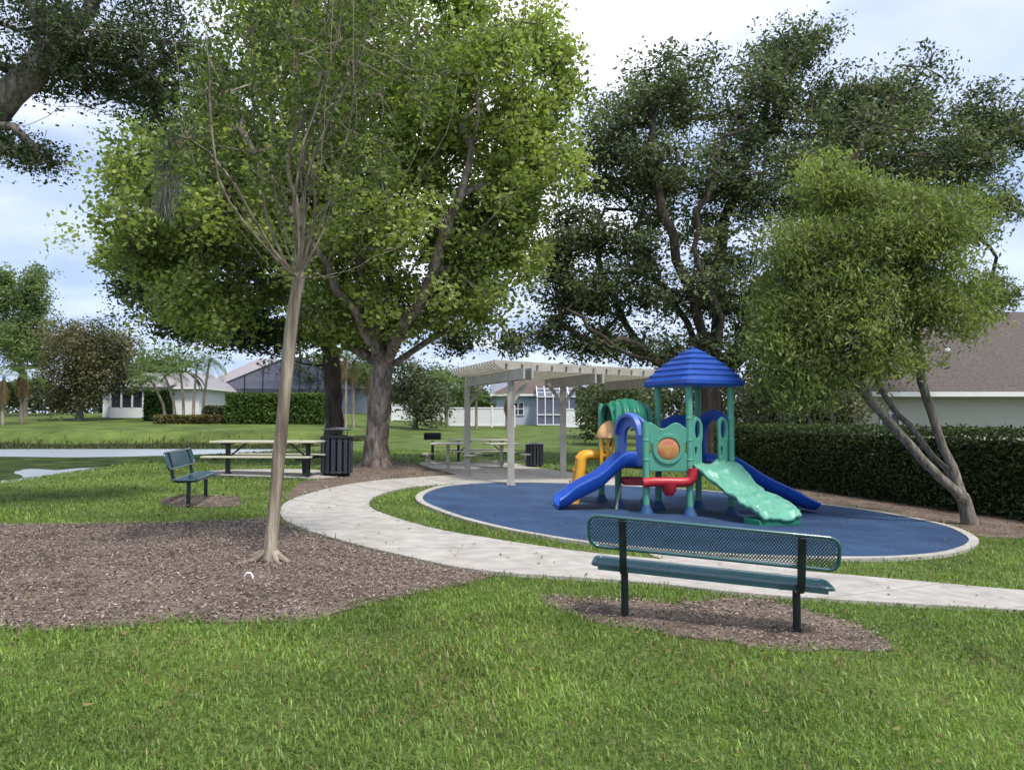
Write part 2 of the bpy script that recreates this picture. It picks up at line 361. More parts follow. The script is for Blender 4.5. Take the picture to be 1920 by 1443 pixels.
def resamp(c, n):
    c = np.array(c); d = np.r_[0, np.cumsum(np.hypot(*np.diff(c, axis=0).T))]; t = np.linspace(0, d[-1], n)
    return np.stack([np.interp(t, d, c[:, 0]), np.interp(t, d, c[:, 1])], 1)
NP_ = 281; Oc = resamp(Oc, NP_); Ic = resamp(Ic, NP_)
path_poly = [tuple(p) for p in Oc]+[tuple(p) for p in Ic[::-1]]
m_ = MB(); per = 20
for s0 in range(0, NP_-1, per):
    idx = list(range(s0, min(s0+per, NP_-1)+1)); top = []; k = 7; inset = .011
    for q, i in enumerate(idx):
        o = Oc[i].copy(); p = Ic[i].copy()
        j = idx[1] if q == 0 else (idx[-2] if q == len(idx)-1 else i)
        if j != i:
            o += (Oc[j]-Oc[i])*(inset/max(1e-6, np.linalg.norm(Oc[j]-Oc[i]))); p += (Ic[j]-Ic[i])*(inset/max(1e-6, np.linalg.norm(Ic[j]-Ic[i])))
        row = [o+(p-o)*t/(k-1) for t in range(k)]
        sec = [Vector((row[0][0], row[0][1], float(H(*row[0]))-.04))]+[Vector((r[0], r[1], float(H(*r))+.035)) for r in row]+[Vector((row[-1][0], row[-1][1], float(H(*row[-1]))-.04))]
        top.append(sec)
    m_.loft(top, closed=False)
    for sec in (top[0], top[-1]): m_.add(sec, [tuple(range(len(sec)))])
m_.build('path', M['conc'], smooth=True, kind='structure')
jb = MB(); jb.loft([[Vector((a[0]+(b[0]-a[0])*t/6, a[1]+(b[1]-a[1])*t/6, float(H(a[0]+(b[0]-a[0])*t/6, a[1]+(b[1]-a[1])*t/6))+.022)) for t in range(7)] for a, b in zip(Oc[::4], Ic[::4])], closed=False)
jb.build('path_base', M['conc_joint'], smooth=True, kind='structure')

ring_px = [(785, 928), (781, 942), (810, 957), (860, 975), (925, 992), (1000, 1007), (1080, 1020), (1180, 1032), (1300, 1043), (1440, 1050), (1585, 1053), (1700, 1051), (1793, 1041), (1836, 1021), (1812, 1000), (1758, 983), (1637, 960), (1512, 944), (1400, 930), (1300, 920), (1200, 914), (1100, 909), (1000, 906), (930, 906), (870, 909), (820, 915)]
ring_o = ground_poly(ring_px, 4)
cxy = np.mean(np.array(ring_o), 0)
def shrink(poly, d):
    p = np.array(poly); n = len(p); o = []
    area = .5*np.sum(p[:, 0]*np.roll(p[:, 1], -1)-np.roll(p[:, 0], -1)*p[:, 1]); sg = 1 if area > 0 else -1
    for i in range(n):
        t = p[(i+1) % n]-p[i-1]; t = t/np.linalg.norm(t); nrm = np.array([-t[1], t[0]])*sg; o.append(tuple(p[i]+nrm*d))
    return o
ring_i = shrink(ring_o, .13)
pad_poly = ring_i
sheet('play_surface', ring_i, .030, .35, M['rubber'], kind='structure')
rb = MB(); secs = []
for a, b in zip(ring_o, ring_i):
    secs.append([Vector((a[0], a[1], float(H(*a))-.05)), Vector((a[0], a[1], float(H(*a))+.045)), Vector((b[0], b[1], float(H(*b))+.045)), Vector((b[0], b[1], float(H(*b))-.02))])
secs.append(secs[0]); rb.loft(secs, closed=False, cap=False); rb.build('kerb_ring', M['conc'], kind='structure')
apron = [tuple(G(a, b).xy) for a, b in [(1214, 1040), (1250, 1056), (1400, 1069), (1500, 1076), (1488, 1052), (1400, 1050), (1300, 1046)]]
sheet('path_apron', apron, .027, .3, M['conc'], kind='structure')
patio = ground_poly([(790, 868), (870, 868), (948, 869), (984, 873), (1022, 880), (1080, 888), (1150, 895), (1230, 905), (1200, 918), (1100, 911), (1000, 908), (933, 908), (900, 902), (860, 892), (830, 884), (800, 876)], 3)
sheet('patio', patio, .028, .6, M['conc'], kind='structure')
slab = ground_poly([(395, 884), (560, 881), (640, 889), (620, 897), (540, 898), (420, 893)], 3)
sheet('table_slab', slab, .03, .5, M['conc'], kind='structure')
mulch1 = ground_poly([(-260, 988), (0, 986), (250, 983), (420, 978), (500, 974), (530, 981), (562, 995), (600, 1008), (675, 1029), (750, 1047), (850, 1069), (925, 1079), (870, 1096), (780, 1115), (700, 1130), (620, 1152), (540, 1166), (440, 1169), (330, 1166), (240, 1174), (120, 1186), (0, 1178), (-260, 1176)], 4)
mulch2 = ground_poly([(1015, 1122), (1100, 1122), (1200, 1128), (1290, 1133), (1380, 1124), (1440, 1128), (1520, 1150), (1600, 1172), (1665, 1205), (1650, 1222), (1560, 1222), (1440, 1217), (1300, 1197), (1180, 1178), (1090, 1158), (1040, 1140)], 4)
mulch3 = ground_poly([(378+76*math.cos(a), 941+12*math.sin(a)+1.5*math.sin(3*a)) for a in np.linspace(0, 2*math.pi, 18, endpoint=False)], 2)
mulch4 = ground_poly([(536, 938), (590, 924), (640, 912), (705, 902), (780, 896), (858, 891), (818, 880), (785, 873), (735, 866), (680, 868), (640, 886), (600, 898), (560, 906), (545, 920)], 4)
mulch5 = ground_poly([(1500, 902), (1560, 906), (1720, 930), (1830, 955), (1960, 980), (2100, 1005), (2140, 1040), (1990, 1022), (1900, 1008), (1845, 1008), (1800, 993), (1758, 981), (1640, 958), (1520, 942), (1440, 928), (1430, 905)], 4)
def rough_edge(poly, amp, step=.12):
    p = np.array(poly+[poly[0]]); d = np.r_[0, np.cumsum(np.hypot(*np.diff(p, axis=0).T))]; n = int(d[-1]/step); t = np.linspace(0, d[-1], n, endpoint=False)
    x = np.interp(t, d, p[:, 0]); y = np.interp(t, d, p[:, 1]); return [(float(a), float(b)) for a, b in zip(x+amp*nois(x, y, 4, 2)+amp*.5*rng.normal(size=n)*.5, y+amp*nois(x, y, 4, 7)+amp*.5*rng.normal(size=n)*.5)]
mulch1 = rough_edge(mulch1, .05); mulch2 = rough_edge(mulch2, .09); mulch3 = rough_edge(mulch3, .08); mulch4 = rough_edge(mulch4, .08, .3); mulch5 = rough_edge(mulch5, .1, .3)
for i, (p, r_) in enumerate(((mulch1, .16), (mulch2, .12), (mulch3, .16), (mulch4, .4), (mulch5, .35))):
    sheet('mulch_bed', p, .012, r_, M['mulch'], bump=.02, kind='structure')

# scattered bits of bark on the beds
def quads(name, c, a, b, La, Wb, fold, col, mt, parent=None, bend=None, **k):
    "many small leaf shapes in one mesh"
    n = len(c); nn = np.cross(a, b)
    La = np.asarray(La)[:, None]; Wb = np.asarray(Wb)[:, None]; f = nn*(Wb*fold)
    v = np.empty((n, 4, 3)); v[:, 0] = c-a*La*.5; v[:, 1] = c+b*Wb*.5+f; v[:, 2] = c+a*La*.5; v[:, 3] = c-b*Wb*.5+f
    cc = np.repeat(col, 4, 0)
    me = mesh_np(name, v.reshape(-1, 3), np.arange(n*4), 4, False, cc)
    return link(name, me, mt, parent, **k)
def unit(v): return v/np.maximum(1e-9, np.linalg.norm(v, axis=-1, keepdims=True))
def randdirs(n, zs=1.0):
    v = rng.normal(size=(n, 3)); v[:, 2] *= zs; return unit(v)
def perp(a):
    r = randdirs(len(a)); return unit(np.cross(a, r))
cs = []
for poly, dens in ((mulch1, 2200), (mulch2, 2400), (mulch3, 500), (mulch4, 90), (mulch5, 160)):
    p = np.array(poly); lo = p.min(0); hi = p.max(0); n = int((hi[0]-lo[0])*(hi[1]-lo[1])*dens); n = min(n, 150000)
    x = rng.uniform(lo[0]-.2, hi[0]+.2, n); y = rng.uniform(lo[1]-.2, hi[1]+.2, n); k = inside(poly, x+rng.normal(size=n)*.05, y+rng.normal(size=n)*.05) & ~inside(path_poly, x, y) & ~inside(ring_o, x, y) & (np.abs(x/np.maximum(y, .1)) < .8)
    cs.append(np.stack([x[k], y[k]], 1))
cs = np.concatenate(cs); n = len(cs)
c = np.stack([cs[:, 0], cs[:, 1], H(cs[:, 0], cs[:, 1])+rng.uniform(.02, .05, n)], 1)
a = randdirs(n, .35); b = unit(np.cross(a, np.array([0, 0, 1.0])+rng.normal(size=(n, 3))*.35))
far = 1+np.maximum(0, c[:, 1]-9)*.06
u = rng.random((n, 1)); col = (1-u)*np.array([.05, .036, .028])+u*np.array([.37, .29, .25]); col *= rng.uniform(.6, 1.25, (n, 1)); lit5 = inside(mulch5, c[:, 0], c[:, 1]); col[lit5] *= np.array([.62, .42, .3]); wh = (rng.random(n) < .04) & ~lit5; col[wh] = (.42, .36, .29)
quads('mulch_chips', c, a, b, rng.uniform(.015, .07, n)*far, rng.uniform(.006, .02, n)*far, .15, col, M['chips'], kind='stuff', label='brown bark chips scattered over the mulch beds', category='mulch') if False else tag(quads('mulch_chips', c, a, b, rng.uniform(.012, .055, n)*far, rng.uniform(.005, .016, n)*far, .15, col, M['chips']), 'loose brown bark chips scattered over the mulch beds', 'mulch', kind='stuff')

n = 600; x = rng.uniform(-5, 8, n); y = rng.uniform(3.5, 19, n); a = unit(rng.normal(size=(n, 3))*np.array([1, 1, .15])); b = unit(np.cross(a, np.array([0, 0, 1.0])+rng.normal(size=(n, 3))*.2)); u = rng.random((n, 1))
tag(quads('fallen_leaves', np.stack([x, y, H(x, y)+.052], 1), a, b, rng.uniform(.03, .07, n), rng.uniform(.015, .035, n), .25, (1-u)*np.array([.08, .055, .025])+u*np.array([.22, .18, .07]), M['chips']), 'small dry leaves lying on the path, lawn and blue surface', 'leaves', kind='stuff')
# ------------------------------------------------------------------ grass blades
excl = [path_poly, ring_o, apron, patio, slab]; excl_soft = [mulch1, mulch2, mulch3, mulch4, mulch5]
def grass_pts(y0, y1, dens, hmin, hmax, wd):
    n = int((y1-y0)*(y1*1.52+1)*dens); y = rng.uniform(y0, y1, n); x = rng.uniform(-.76*y1-.5, .76*y1+.5, n)
    k = (np.abs(x) < .74*y+.4); x = x[k]; y = y[k]
    ex = np.zeros(len(x), bool)
    jx = x+rng.normal(size=len(x))*.035; jy = y+rng.normal(size=len(x))*.035
    for p in excl: ex |= inside(p, jx, jy)
    jx = x+rng.normal(size=len(x))*.07; jy = y+rng.normal(size=len(x))*.07
    for p in excl_soft: ex |= inside(p, jx, jy)
    d = nois(x, y, 2.2, 1); pn = nois(x, y, 1.1, 9)
    thin = rng.random(len(x)) < np.clip(.80+.75*d, .12, 1)
    k = ~ex & thin; x = x[k]; y = y[k]; pn = pn[k]; d = d[k]
    wet = (x > -12.0) | (y > 49); x = x[wet]; y = y[wet]; pn = pn[wet]; d = d[wet]
    return x, y, H(x, y), pn, d, rng.uniform(hmin, hmax, len(x))*(1+.35*pn), np.full(len(x), wd)
GB = [grass_pts(2.6, 4.6, 8000, .018, .062, .0080), grass_pts(4.6, 7.5, 4400, .02, .068, .0100), grass_pts(7.5, 12, 1000, .03, .085, .015), grass_pts(12, 20, 300, .035, .08, .024), grass_pts(20, 34, 70, .05, .10, .05)]
x, y, z, pn, dn, hh, wd = [np.concatenate([g[i] for g in GB]) for i in range(7)]
n = len(x); base = np.stack([x, y, z], 1)
ang = rng.uniform(0, 2*math.pi, n); lean = rng.uniform(.15, 1.15, n)
dirh = np.stack([np.cos(ang), np.sin(ang), np.zeros(n)], 1); side = np.stack([-np.sin(ang), np.cos(ang), np.zeros(n)], 1)
sa = rng.uniform(0, 2*math.pi, n); side = side*np.cos(sa*.3)[:, None]
upv = np.array([0, 0, 1.0])
mid = base+upv*(hh*.6)[:, None]+dirh*(hh*lean*.28)[:, None]
tip = base+upv*(hh*(1-.25*lean))[:, None]+dirh*(hh*lean)[:, None]
W2 = (wd*rng.uniform(.6, 1.3, n))[:, None]
v = np.empty((n, 4, 3)); v[:, 0] = base-side*W2*.4; v[:, 1] = mid+side*W2*.55; v[:, 2] = tip; v[:, 3] = mid-side*W2*.55
u = np.clip(rng.normal(.45, .34, n)+.45*pn, 0, 1)[:, None]
col = (1-u)*np.array([.065, .13, .028])+u*np.array([.28, .40, .09])
pt = nois(x, y, 3.1, 21)[:, None]; col = col*(1+.45*np.clip(pt, -.8, .8))
dry = rng.random(n) < (.045+.12*np.clip(-dn, 0, 1)+.5*np.clip(nois(x, y, .8, 33)-.22, 0, 1)); col[dry] = np.array([.27, .215, .10])*rng.uniform(.7, 1.2, (dry.sum(), 1))
lit = ss(8, 14, y)[:, None]*ss(-1, -4, -0*x+np.where(x < 0, -4, 0))[:, None]
me = mesh_np('grass', v.reshape(-1, 3), np.arange(n*4), 4, False, np.repeat(col, 4, 0))
tag(link('grass', me, M['grass']), 'short green grass blades of the lawn', 'grass', kind='stuff')
print('grass blades', n)

# ------------------------------------------------------------------ trees
class Tree:
    def __init__(s, base): s.p = [Vector(base)]; s.par = [-1]
    def add(s, par, pt): s.p.append(Vector(pt)); s.par.append(par); return len(s.p)-1
    def limb(s, par, pts, step=.35, wob=.03):
        pts = [s.p[par]]+[Vector(q) for q in pts]
        sm = catmull([tuple(q) for q in pts], 6, False); last = par; acc = Vector(sm[0])
        for q in sm[1:]:
            q = Vector(q)
            if (q-acc).length >= step or q == Vector(sm[-1]):
                q2 = q+Vector(rng.normal(size=3))*wob; last = s.add(last, q2); acc = q
        return last
    def grow(s, cl, step=.4, droop=0.0, minz=None, wob=.05, twigs=2, tl=.6, cw=.55):
        cl = np.array(cl); b = np.array(s.p[0]); d0 = [min((Vector(c)-q).length for q in s.p[::3]) for c in cl]
        for ci in np.argsort(d0):
            c = cl[ci]; arr = np.array(s.p); d = np.linalg.norm(arr-c, axis=1)
            cost = d+.35*np.maximum(0, arr[:, 2]-c[2])+.6*step*np.bincount([q for q in s.par if q >= 0], minlength=len(arr))[:len(arr)]
            if minz is not None: cost = cost+np.where(arr[:, 2] < minz, 50, 0)
            tv = unit(arr-arr[np.maximum(0, np.array(s.par))]); cosv = np.sum(tv*(c-arr), 1)/np.maximum(d, .01); cost = cost+cw*d*(1-cosv)
            k = int(np.argmin(cost)); p0 = s.p[k]; pr = s.par[k]
            t0 = (p0-s.p[pr]).normalized() if pr >= 0 else Vector((0, 0, 1)); D = float(d[k]); c_ = Vector(c)
            ctrl = p0+t0*D*.3+Vector((0, 0, D*(.12-droop))); last = k; ns = max(1, int(D/step))
            for i in range(1, ns+1):
                t = i/ns; q = p0*(1-t)**2+ctrl*(2*t*(1-t))+c_*t*t
                if i < ns: q = q+Vector(rng.normal(size=3))*wob
                last = s.add(last, q)
            for _ in range(twigs): s.add(last, c_+Vector(rng.normal(size=3)).normalized()*tl*rng.uniform(.25, .6))
    def mesh(s, name, Rb, tip=.008, pw=2.3, flare=.5, fh=.5, rough=.06, cap=None):
        n = len(s.p); ch = [[] for _ in range(n)]
        for i in range(1, n): ch[s.par[i]].append(i)
        r = [0.0]*n
        for i in range(n-1, -1, -1): r[i] = tip if not ch[i] else sum(r[c]**pw for c in ch[i])**(1/pw)
        rb = r[0]; r = [tip+(q-tip)*(Rb-tip)/(rb-tip) for q in r]; z0 = s.p[0].z
        if cap: r = [q if i <= cap[0] else min(q, cap[1]*max(.35, 1-.16*(s.p[i]-s.p[cap[0]]).length)) for i, q in enumerate(r)]
        V = []; Fc = []; stack = [(0, [0])]
        starts = [0]; chains = []
        while starts:
            st = starts.pop(); chn = [s.par[st], st] if s.par[st] >= 0 else [st]; cur = st
            while ch[cur]:
                cs_ = sorted(ch[cur], key=lambda q: -r[q]); starts += cs_[1:]; cur = cs_[0]; chn.append(cur)
            chains.append(chn)
        for chn in chains:
            rr = [r[i] for i in chn]
            if s.par[chn[0]] >= 0 or len(chn) > 1 and chn[0] != 0: rr[0] = rr[1]
            big = max(rr); ns = 14 if big > .15 else 8 if big > .05 else 5 if big > .02 else 3
            ref = None; k0 = len(V); k = len(chn)
            if k < 2: continue
            for ii_, i in enumerate(chn):
                a = s.p[chn[max(ii_-1, 0)]]; b = s.p[chn[min(ii_+1, k-1)]]; t = (b-a)
                t = t.normalized() if t.length > 1e-6 else Vector((0, 0, 1))
                if ref is None: ref = t.orthogonal().normalized()
                ref = (ref-t*ref.dot(t)); ref = ref.normalized() if ref.length > 1e-6 else t.orthogonal().normalized(); bb = t.cross(ref)
                R_ = rr[ii_]*(1+(flare*math.exp(-(s.p[i].z-z0)/fh) if chn[0] == 0 else 0))
                for j in range(ns):
                    an = 2*math.pi*j/ns; rad = R_
                    if ns > 5: rad *= 1+rough*math.sin(3*an+i*.9)+rough*.8*math.sin(5*an-i*.5)+(flare*.35*math.exp(-(s.p[i].z-z0)/fh)*math.sin(5*an+1) if chn[0] == 0 else 0)
                    q = s.p[i]+ref*(math.cos(an)*rad)+bb*(math.sin(an)*rad); V.append((q.x, q.y, q.z))
            for a in range(k-1):
                for j in range(ns): Fc.append((k0+a*ns+j, k0+a*ns+(j+1) % ns, k0+(a+1)*ns+(j+1) % ns, k0+(a+1)*ns+j))
        return mesh_np(name, np.array(V), np.array(Fc, dtype=np.int32).ravel(), 4, True)
def blobs(lst, dens=1.0):
    "cluster centres from egg-shaped regions: px, py, distance, half width px, half height px, depth m, number"
    o = []
    for px, py, d, rx, rz, ry, n in lst:
        c = P(px, py, d); k = d/F; n = max(1, int(n*dens)); v = randdirs(n); rad = rng.random((n, 1))**(1/2.0)*(1+.28*nois(v[:, 0]*2+px*.01, v[:, 2]*2+v[:, 1], 1.6, 3))[:, None]
        q = v*rad*np.array([rx*k, ry, rz*k])+np.array(c); o.append(q)
    return np.concatenate(o)
def foliage(name, cl, per, rc, size, asp, c0, c1, mt, parent, flat=.75, droop=0.0, spread=.5, clump=.22, jit=.2, accent=None, off=(0, 0, 0)):
    n0 = len(cl); ci = np.repeat(np.arange(n0), per); n = len(ci)
    rr = rc*rng.uniform(.65, 1.3, n0)[ci]
    sub = rng.normal(size=(n0, 5, 3))*.55; s_i = rng.integers(0, 5, n)
    g = (sub[ci, s_i]+rng.normal(size=(n, 3))*.42)*rr[:, None]; g[:, 2] *= flat
    c = cl[ci]+g; a = randdirs(n, .7); a[:, 2] -= droop; a = unit(a); b = perp(a)
    cu = np.clip(rng.normal(.5, clump, n0), 0, 1)[ci]; u = np.clip(cu+rng.normal(0, jit, n), 0, 1)[:, None]
    col = (1-u)*np.array(c0)+u*np.array(c1)
    if accent is not None:
        k = rng.random(n) < accent[1]; col[k] = np.array(accent[0])*rng.uniform(.7, 1.2, (k.sum(), 1))
    L_ = size*rng.uniform(.55, 1.35, n)
    if parent is not None: c = c-np.array(parent.location)
    return quads(name, c, a, b, L_, L_*asp, rng.uniform(-.2, .3, n)[:, None], col, mt, parent)
def shift(me, loc): me.transform(Matrix.Translation(-Vector(loc))); return me
def finish_tree(t, name, Rb, bark, label, cat, cl, per, rc, size, asp, c0, c1, lm, group=None, tip=.008, flare=.5, fh=.5, **kw):
    rough = kw.pop('rough', .06); cap = kw.pop('cap', None); pw = kw.pop('pw', 2.3); root = empty(name, t.p[0], label=label, cat=cat, group=group)
    link('trunk', shift(t.mesh('trunk', Rb, tip, pw=pw, cap=cap, flare=flare, fh=fh, rough=rough), t.p[0]), bark, root)
    foliage('crown', cl, per, rc, size, asp, c0, c1, lm, root, **kw)
    return root
def moss(parent, spots, n_per, length, width):
    if len(spots) > 1: return [moss(parent, [sp_], n_per, length, width) for sp_ in spots]
    c = []; La = []
    for p, r_ in spots:
        q = np.array(p)+rng.normal(size=(n_per, 3))*r_*np.array([.5, .5, .6]); c.append(q)
    c = np.concatenate(c)-np.array(parent.location); n = len(c); a = unit(np.array([0, 0, -1.0])+rng.normal(size=(n, 3))*.14); b = perp(a)
    u = rng.random((n, 1)); col = (1-u)*np.array([.11, .115, .095])+u*np.array([.25, .26, .22])
    return tag(quads('hanging_moss', c, a, b, length*rng.uniform(.4, 1.4, n), width*rng.uniform(.5, 1.5, n), .3, col, M['moss'], parent), kind='stuff')

# --- the slender pale tree standing in the mulch
b0 = G(506, 1055)
t = Tree(b0+Vector((0, 0, -.08)))
D = b0.y
k = t.limb(0, [P(509, 1010, D), P(516, 930, D), P(524, 850, D), P(534, 740, D), P(544, 640, D), P(552, 570, D), P(560, 522, D)], .22, .004)
fork = k
limbs = [[(535, 490, .1), (505, 420, .3), (488, 330, .3), (478, 230, .4), (470, 110, .4), (480, 0, .5), (486, -160, .5)],
 [(520, 480, -.1), (470, 400, -.3), (420, 320, -.6), (360, 262, -.8), (325, 250, -.9)],
 [(556, 440, -.2), (555, 330, -.5), (590, 210, -.5), (628, 90, -.6), (650, -60, -.7)],
 [(575, 470, .2), (590, 390, .3), (575, 270, .4), (556, 130, .5), (550, 0, .5), (545, -130, .6)],
 [(585, 455, -.2), (618, 380, -.4), (645, 280, -.6), (664, 180, -.7), (690, 60, -.8), (710, -80, -.9)],
 [(600, 470, .3), (660, 420, .6), (725, 375, .8), (770, 310, 1.0), (800, 220, 1.1), (815, 120, 1.2)],
 [(600, 520, -.3), (650, 508, -.6), (700, 482, -.8), (745, 465, -1.0)],
 [(570, 430, .4), (590, 330, .7), (630, 270, .8), (690, 210, .9), (740, 110, 1.0), (765, -20, 1.0)],
 [(540, 440, .5), (510, 330, .8), (515, 210, .9), (520, 90, 1.0), (500, -60, 1.1)],
 [(530, 500, -.3), (470, 430, -.5), (415, 350, -.7), (395, 230, -.8), (392, 110, -.9), (380, -20, -.9)],
 [(590, 430, -.5), (640, 330, -.9), (710, 250, -1.2), (720, 130, -1.3), (735, 0, -1.4)],
 [(560, 400, .1), (540, 290, .1), (600, 150, .2), (610, 0, .2), (620, -120, .2)]]
for l_ in limbs:
    t.limb(fork, [P(a, b, D+d) for a, b, d in l_], .16, .006)
    dx_, dd_ = rng.uniform(16, 34)*rng.choice([-1, 1]), rng.uniform(-.5, .5)
    t.limb(fork, [P(a+dx_*(i+1)/2.2, b+rng.uniform(-15, 15), D+d+dd_) for i, (a, b, d) in enumerate(l_)], .16, .006)
cl = blobs([(480, 60, D, 130, 120, 1.0, 60), (640, 80, D, 130, 120, 1.1, 62), (760, 110, D, 80, 130, 1, 36), (560, 220, D, 190, 100, 1.1, 48), (390, 190, D-.6, 70, 110, .7, 26), (345, 300, D-.7, 60, 60, .5, 16), (690, 300, D, 100, 70, .9, 22), (500, 330, D, 130, 70, .9, 20), (560, -120, D, 250, 80, 1.3, 60), (630, 400, D, 80, 50, .7, 8)])
t.grow(cl, .2, wob=.01, twigs=2, tl=.26, cw=1.6)
r1 = finish_tree(t, 'slender_tree', .062, M['bark_pale'], 'slender pale-barked tree with vase of thin limbs rising from the large mulch bed', 'tree', cl, 27, .17, .066, .5, (.055, .09, .028), (.16, .21, .065), M['leaf'], tip=.0035, flare=.7, fh=.2, jit=.25, rough=.09, pw=2.0, cap=(fork, .030))

for aa, ln in ((208, .34), (262, .12), (318, .14), (350, .26), (160, .5)):
    a_ = R(aa); pts = []
    for q in range(7):
        tq = q/6; x_ = b0.x+math.cos(a_)*(.05+ln*tq); y_ = b0.y+math.sin(a_)*(.05+ln*tq); a_ += rng.normal()*.12; pts.append(Vector((x_, y_, float(H(x_, y_))+.10*(1-tq)**3+.012-.012*tq))-Vector(r1.location))
    MB().tube(pts, [.034*(1-q/6)**1.1+.007 for q in range(7)], 8).build('surface_root', M['bark_pale'], r1, smooth=True)
# --- big bright green tree
b0 = G(706, 876); D = b0.y
t = Tree(b0+Vector((0, 0, -.1)))
k = t.limb(0, [P(706, 840, D), P(708, 780, D), P(714, 720, D), P(718, 690, D)], .3, .02)
def L4(k, pts, st=.45, wob=.05): return t.limb(k, [P(a, b, D+d) for a, b, d in pts], st, wob)
for q in ([(700, 620, -.3), (680, 520, -.5), (660, 380, -.5), (640, 220, 0), (630, 60, 0)], [(680, 660, .4), (620, 620, .8), (540, 560, 1.2), (440, 500, 1.8), (330, 430, 2)],
          [(740, 640, -.5), (790, 560, -1), (840, 440, -1.4), (880, 300, -1.6), (900, 160, -1.6)], [(760, 665, .5), (820, 630, 1), (900, 580, 1.6), (970, 500, 2), (1010, 380, 2.2)],
          [(725, 600, 1), (740, 450, 2), (750, 300, 2.4), (760, 120, 2.6)], [(690, 640, -1), (620, 520, -2), (540, 380, -2.6), (460, 260, -3), (420, 140, -3)]): L4(k, q)
cl = blobs([(640, 40, D, 260, 130, 4, 62), (490, 330, D, 225, 170, 4, 74), (850, 240, D, 200, 190, 4, 80), (660, 430, D, 290, 150, 4, 85), (330, 440, D, 110, 110, 2.5, 34), (245, 335, D, 38, 38, 1, 9), (300, 300, D, 60, 60, 1.5, 10), (985, 300, D, 90, 130, 2.5, 34), (930, 460, D, 100, 100, 2.5, 34), (420, 570, D, 110, 55, 2, 20), (700, 600, D, 150, 45, 2.5, 24), (590, 200, D, 260, 170, 4, 64), (1055, 140, D, 30, 75, 1, 9), (985, 60, D, 50, 60, 1.5, 10), (850, 560, D, 110, 50, 2.5, 18), (250, 480, D, 40, 50, 1.2, 7), (340, 560, D, 60, 40, 1.2, 8), (890, 60, D, 60, 60, 2, 10)], 1.6)
t.grow(cl, .5, minz=3.2, twigs=2, tl=1.1)
finish_tree(t, 'broad_tree', .31, M['bark_syc'], 'large bright green broadleaf tree with a thick patchy trunk beside the curved path', 'tree', cl, 165, .55, .155, .66, (.13, .18, .05), (.39, .45, .13), M['leaf'], tip=.014, flare=.55, fh=.45, clump=.28, jit=.22, rough=.05)

# --- dark oak behind the slatted bin
D2 = 27.0; bb = P(626, 840, D2); t = Tree((bb.x, D2, float(H(bb.x, D2))-.1)); k = t.limb(0, [P(626, 790, D2), P(624, 720, D2), P(620, 660, D2)], .3, .03)
for q in ([(590, 630, .5), (520, 610, 1), (430, 600, 1.2), (340, 560, 1.3), (270, 510, 1.3)], [(600, 690, -.3), (560, 680, -.8), (480, 655, -1.2), (400, 640, -1.5)], [(640, 600, 0), (700, 560, 1), (800, 600, 1.5), (870, 630, 2)], [(620, 600, 1), (600, 480, 1.5), (500, 380, 2)], [(600, 640, -1), (540, 570, -2), (430, 500, -2.4), (320, 470, -2.5)]):
    t.limb(k, [P(a, b, D2+d) for a, b, d in q], .45, .05)
cl = blobs([(290, 480, D2, 60, 40, 1.5, 26), (255, 530, D2, 45, 35, 1, 18), (430, 590, D2, 120, 50, 2, 44), (350, 560, D2, 90, 50, 2, 28), (510, 630, D2, 100, 35, 2, 30), (600, 520, D2, 200, 90, 3, 60), (860, 640, D2+1, 45, 25, 1.5, 13), (390, 620, D2, 60, 25, 1.5, 14), (400, 420, D2, 140, 80, 2.5, 36), (320, 610, D2, 40, 22, 1, 8)])
t.grow(cl, .5, minz=3, twigs=3, tl=.9)
finish_tree(t, 'dark_oak', .30, M['bark_oak'], 'dark-trunked oak with low spreading limbs behind the nearer slatted bin', 'tree', cl, 130, .55, .15, .5, (.02, .04, .014), (.075, .115, .032), M['leaf_dull'], tip=.013, flat=.6)

# --- great live oak on the right
D3 = 27.0; bb = P(1330, 860, D3); t = Tree((bb.x, D3, float(H(bb.x, D3))-.1)); k = t.limb(0, [P(1330, 800, D3), P(1330, 760, D3), P(1326, 730, D3)], .3, .03)
for q in ([(1290, 700, 0), (1220, 670, .5), (1170, 600, 1), (1130, 500, 1.2), (1130, 420, 1.2)], [(1270, 690, -.6), (1190, 670, -1), (1120, 620, -1.5), (1060, 580, -1.6)], [(1320, 640, 0), (1290, 540, -.5), (1250, 420, -1), (1220, 300, -1), (1230, 200, -1)],
          [(1340, 640, .5), (1350, 520, .5), (1370, 380, 1), (1420, 240, 1), (1480, 110, 1)], [(1370, 660, -.5), (1430, 560, -1), (1500, 440, -1.5), (1580, 330, -2), (1660, 220, -2)], [(1380, 680, 1), (1460, 600, 2), (1580, 500, 3), (1720, 400, 3), (1840, 310, 3)],
          [(1300, 620, 1), (1230, 520, 2), (1200, 400, 2.4), (1300, 290, 2.6)], [(1350, 600, -1.6), (1300, 470, -2), (1340, 330, -2), (1360, 230, -2)]):
    t.limb(k, [P(a, b, D3+d) for a, b, d in q], .45, .07)
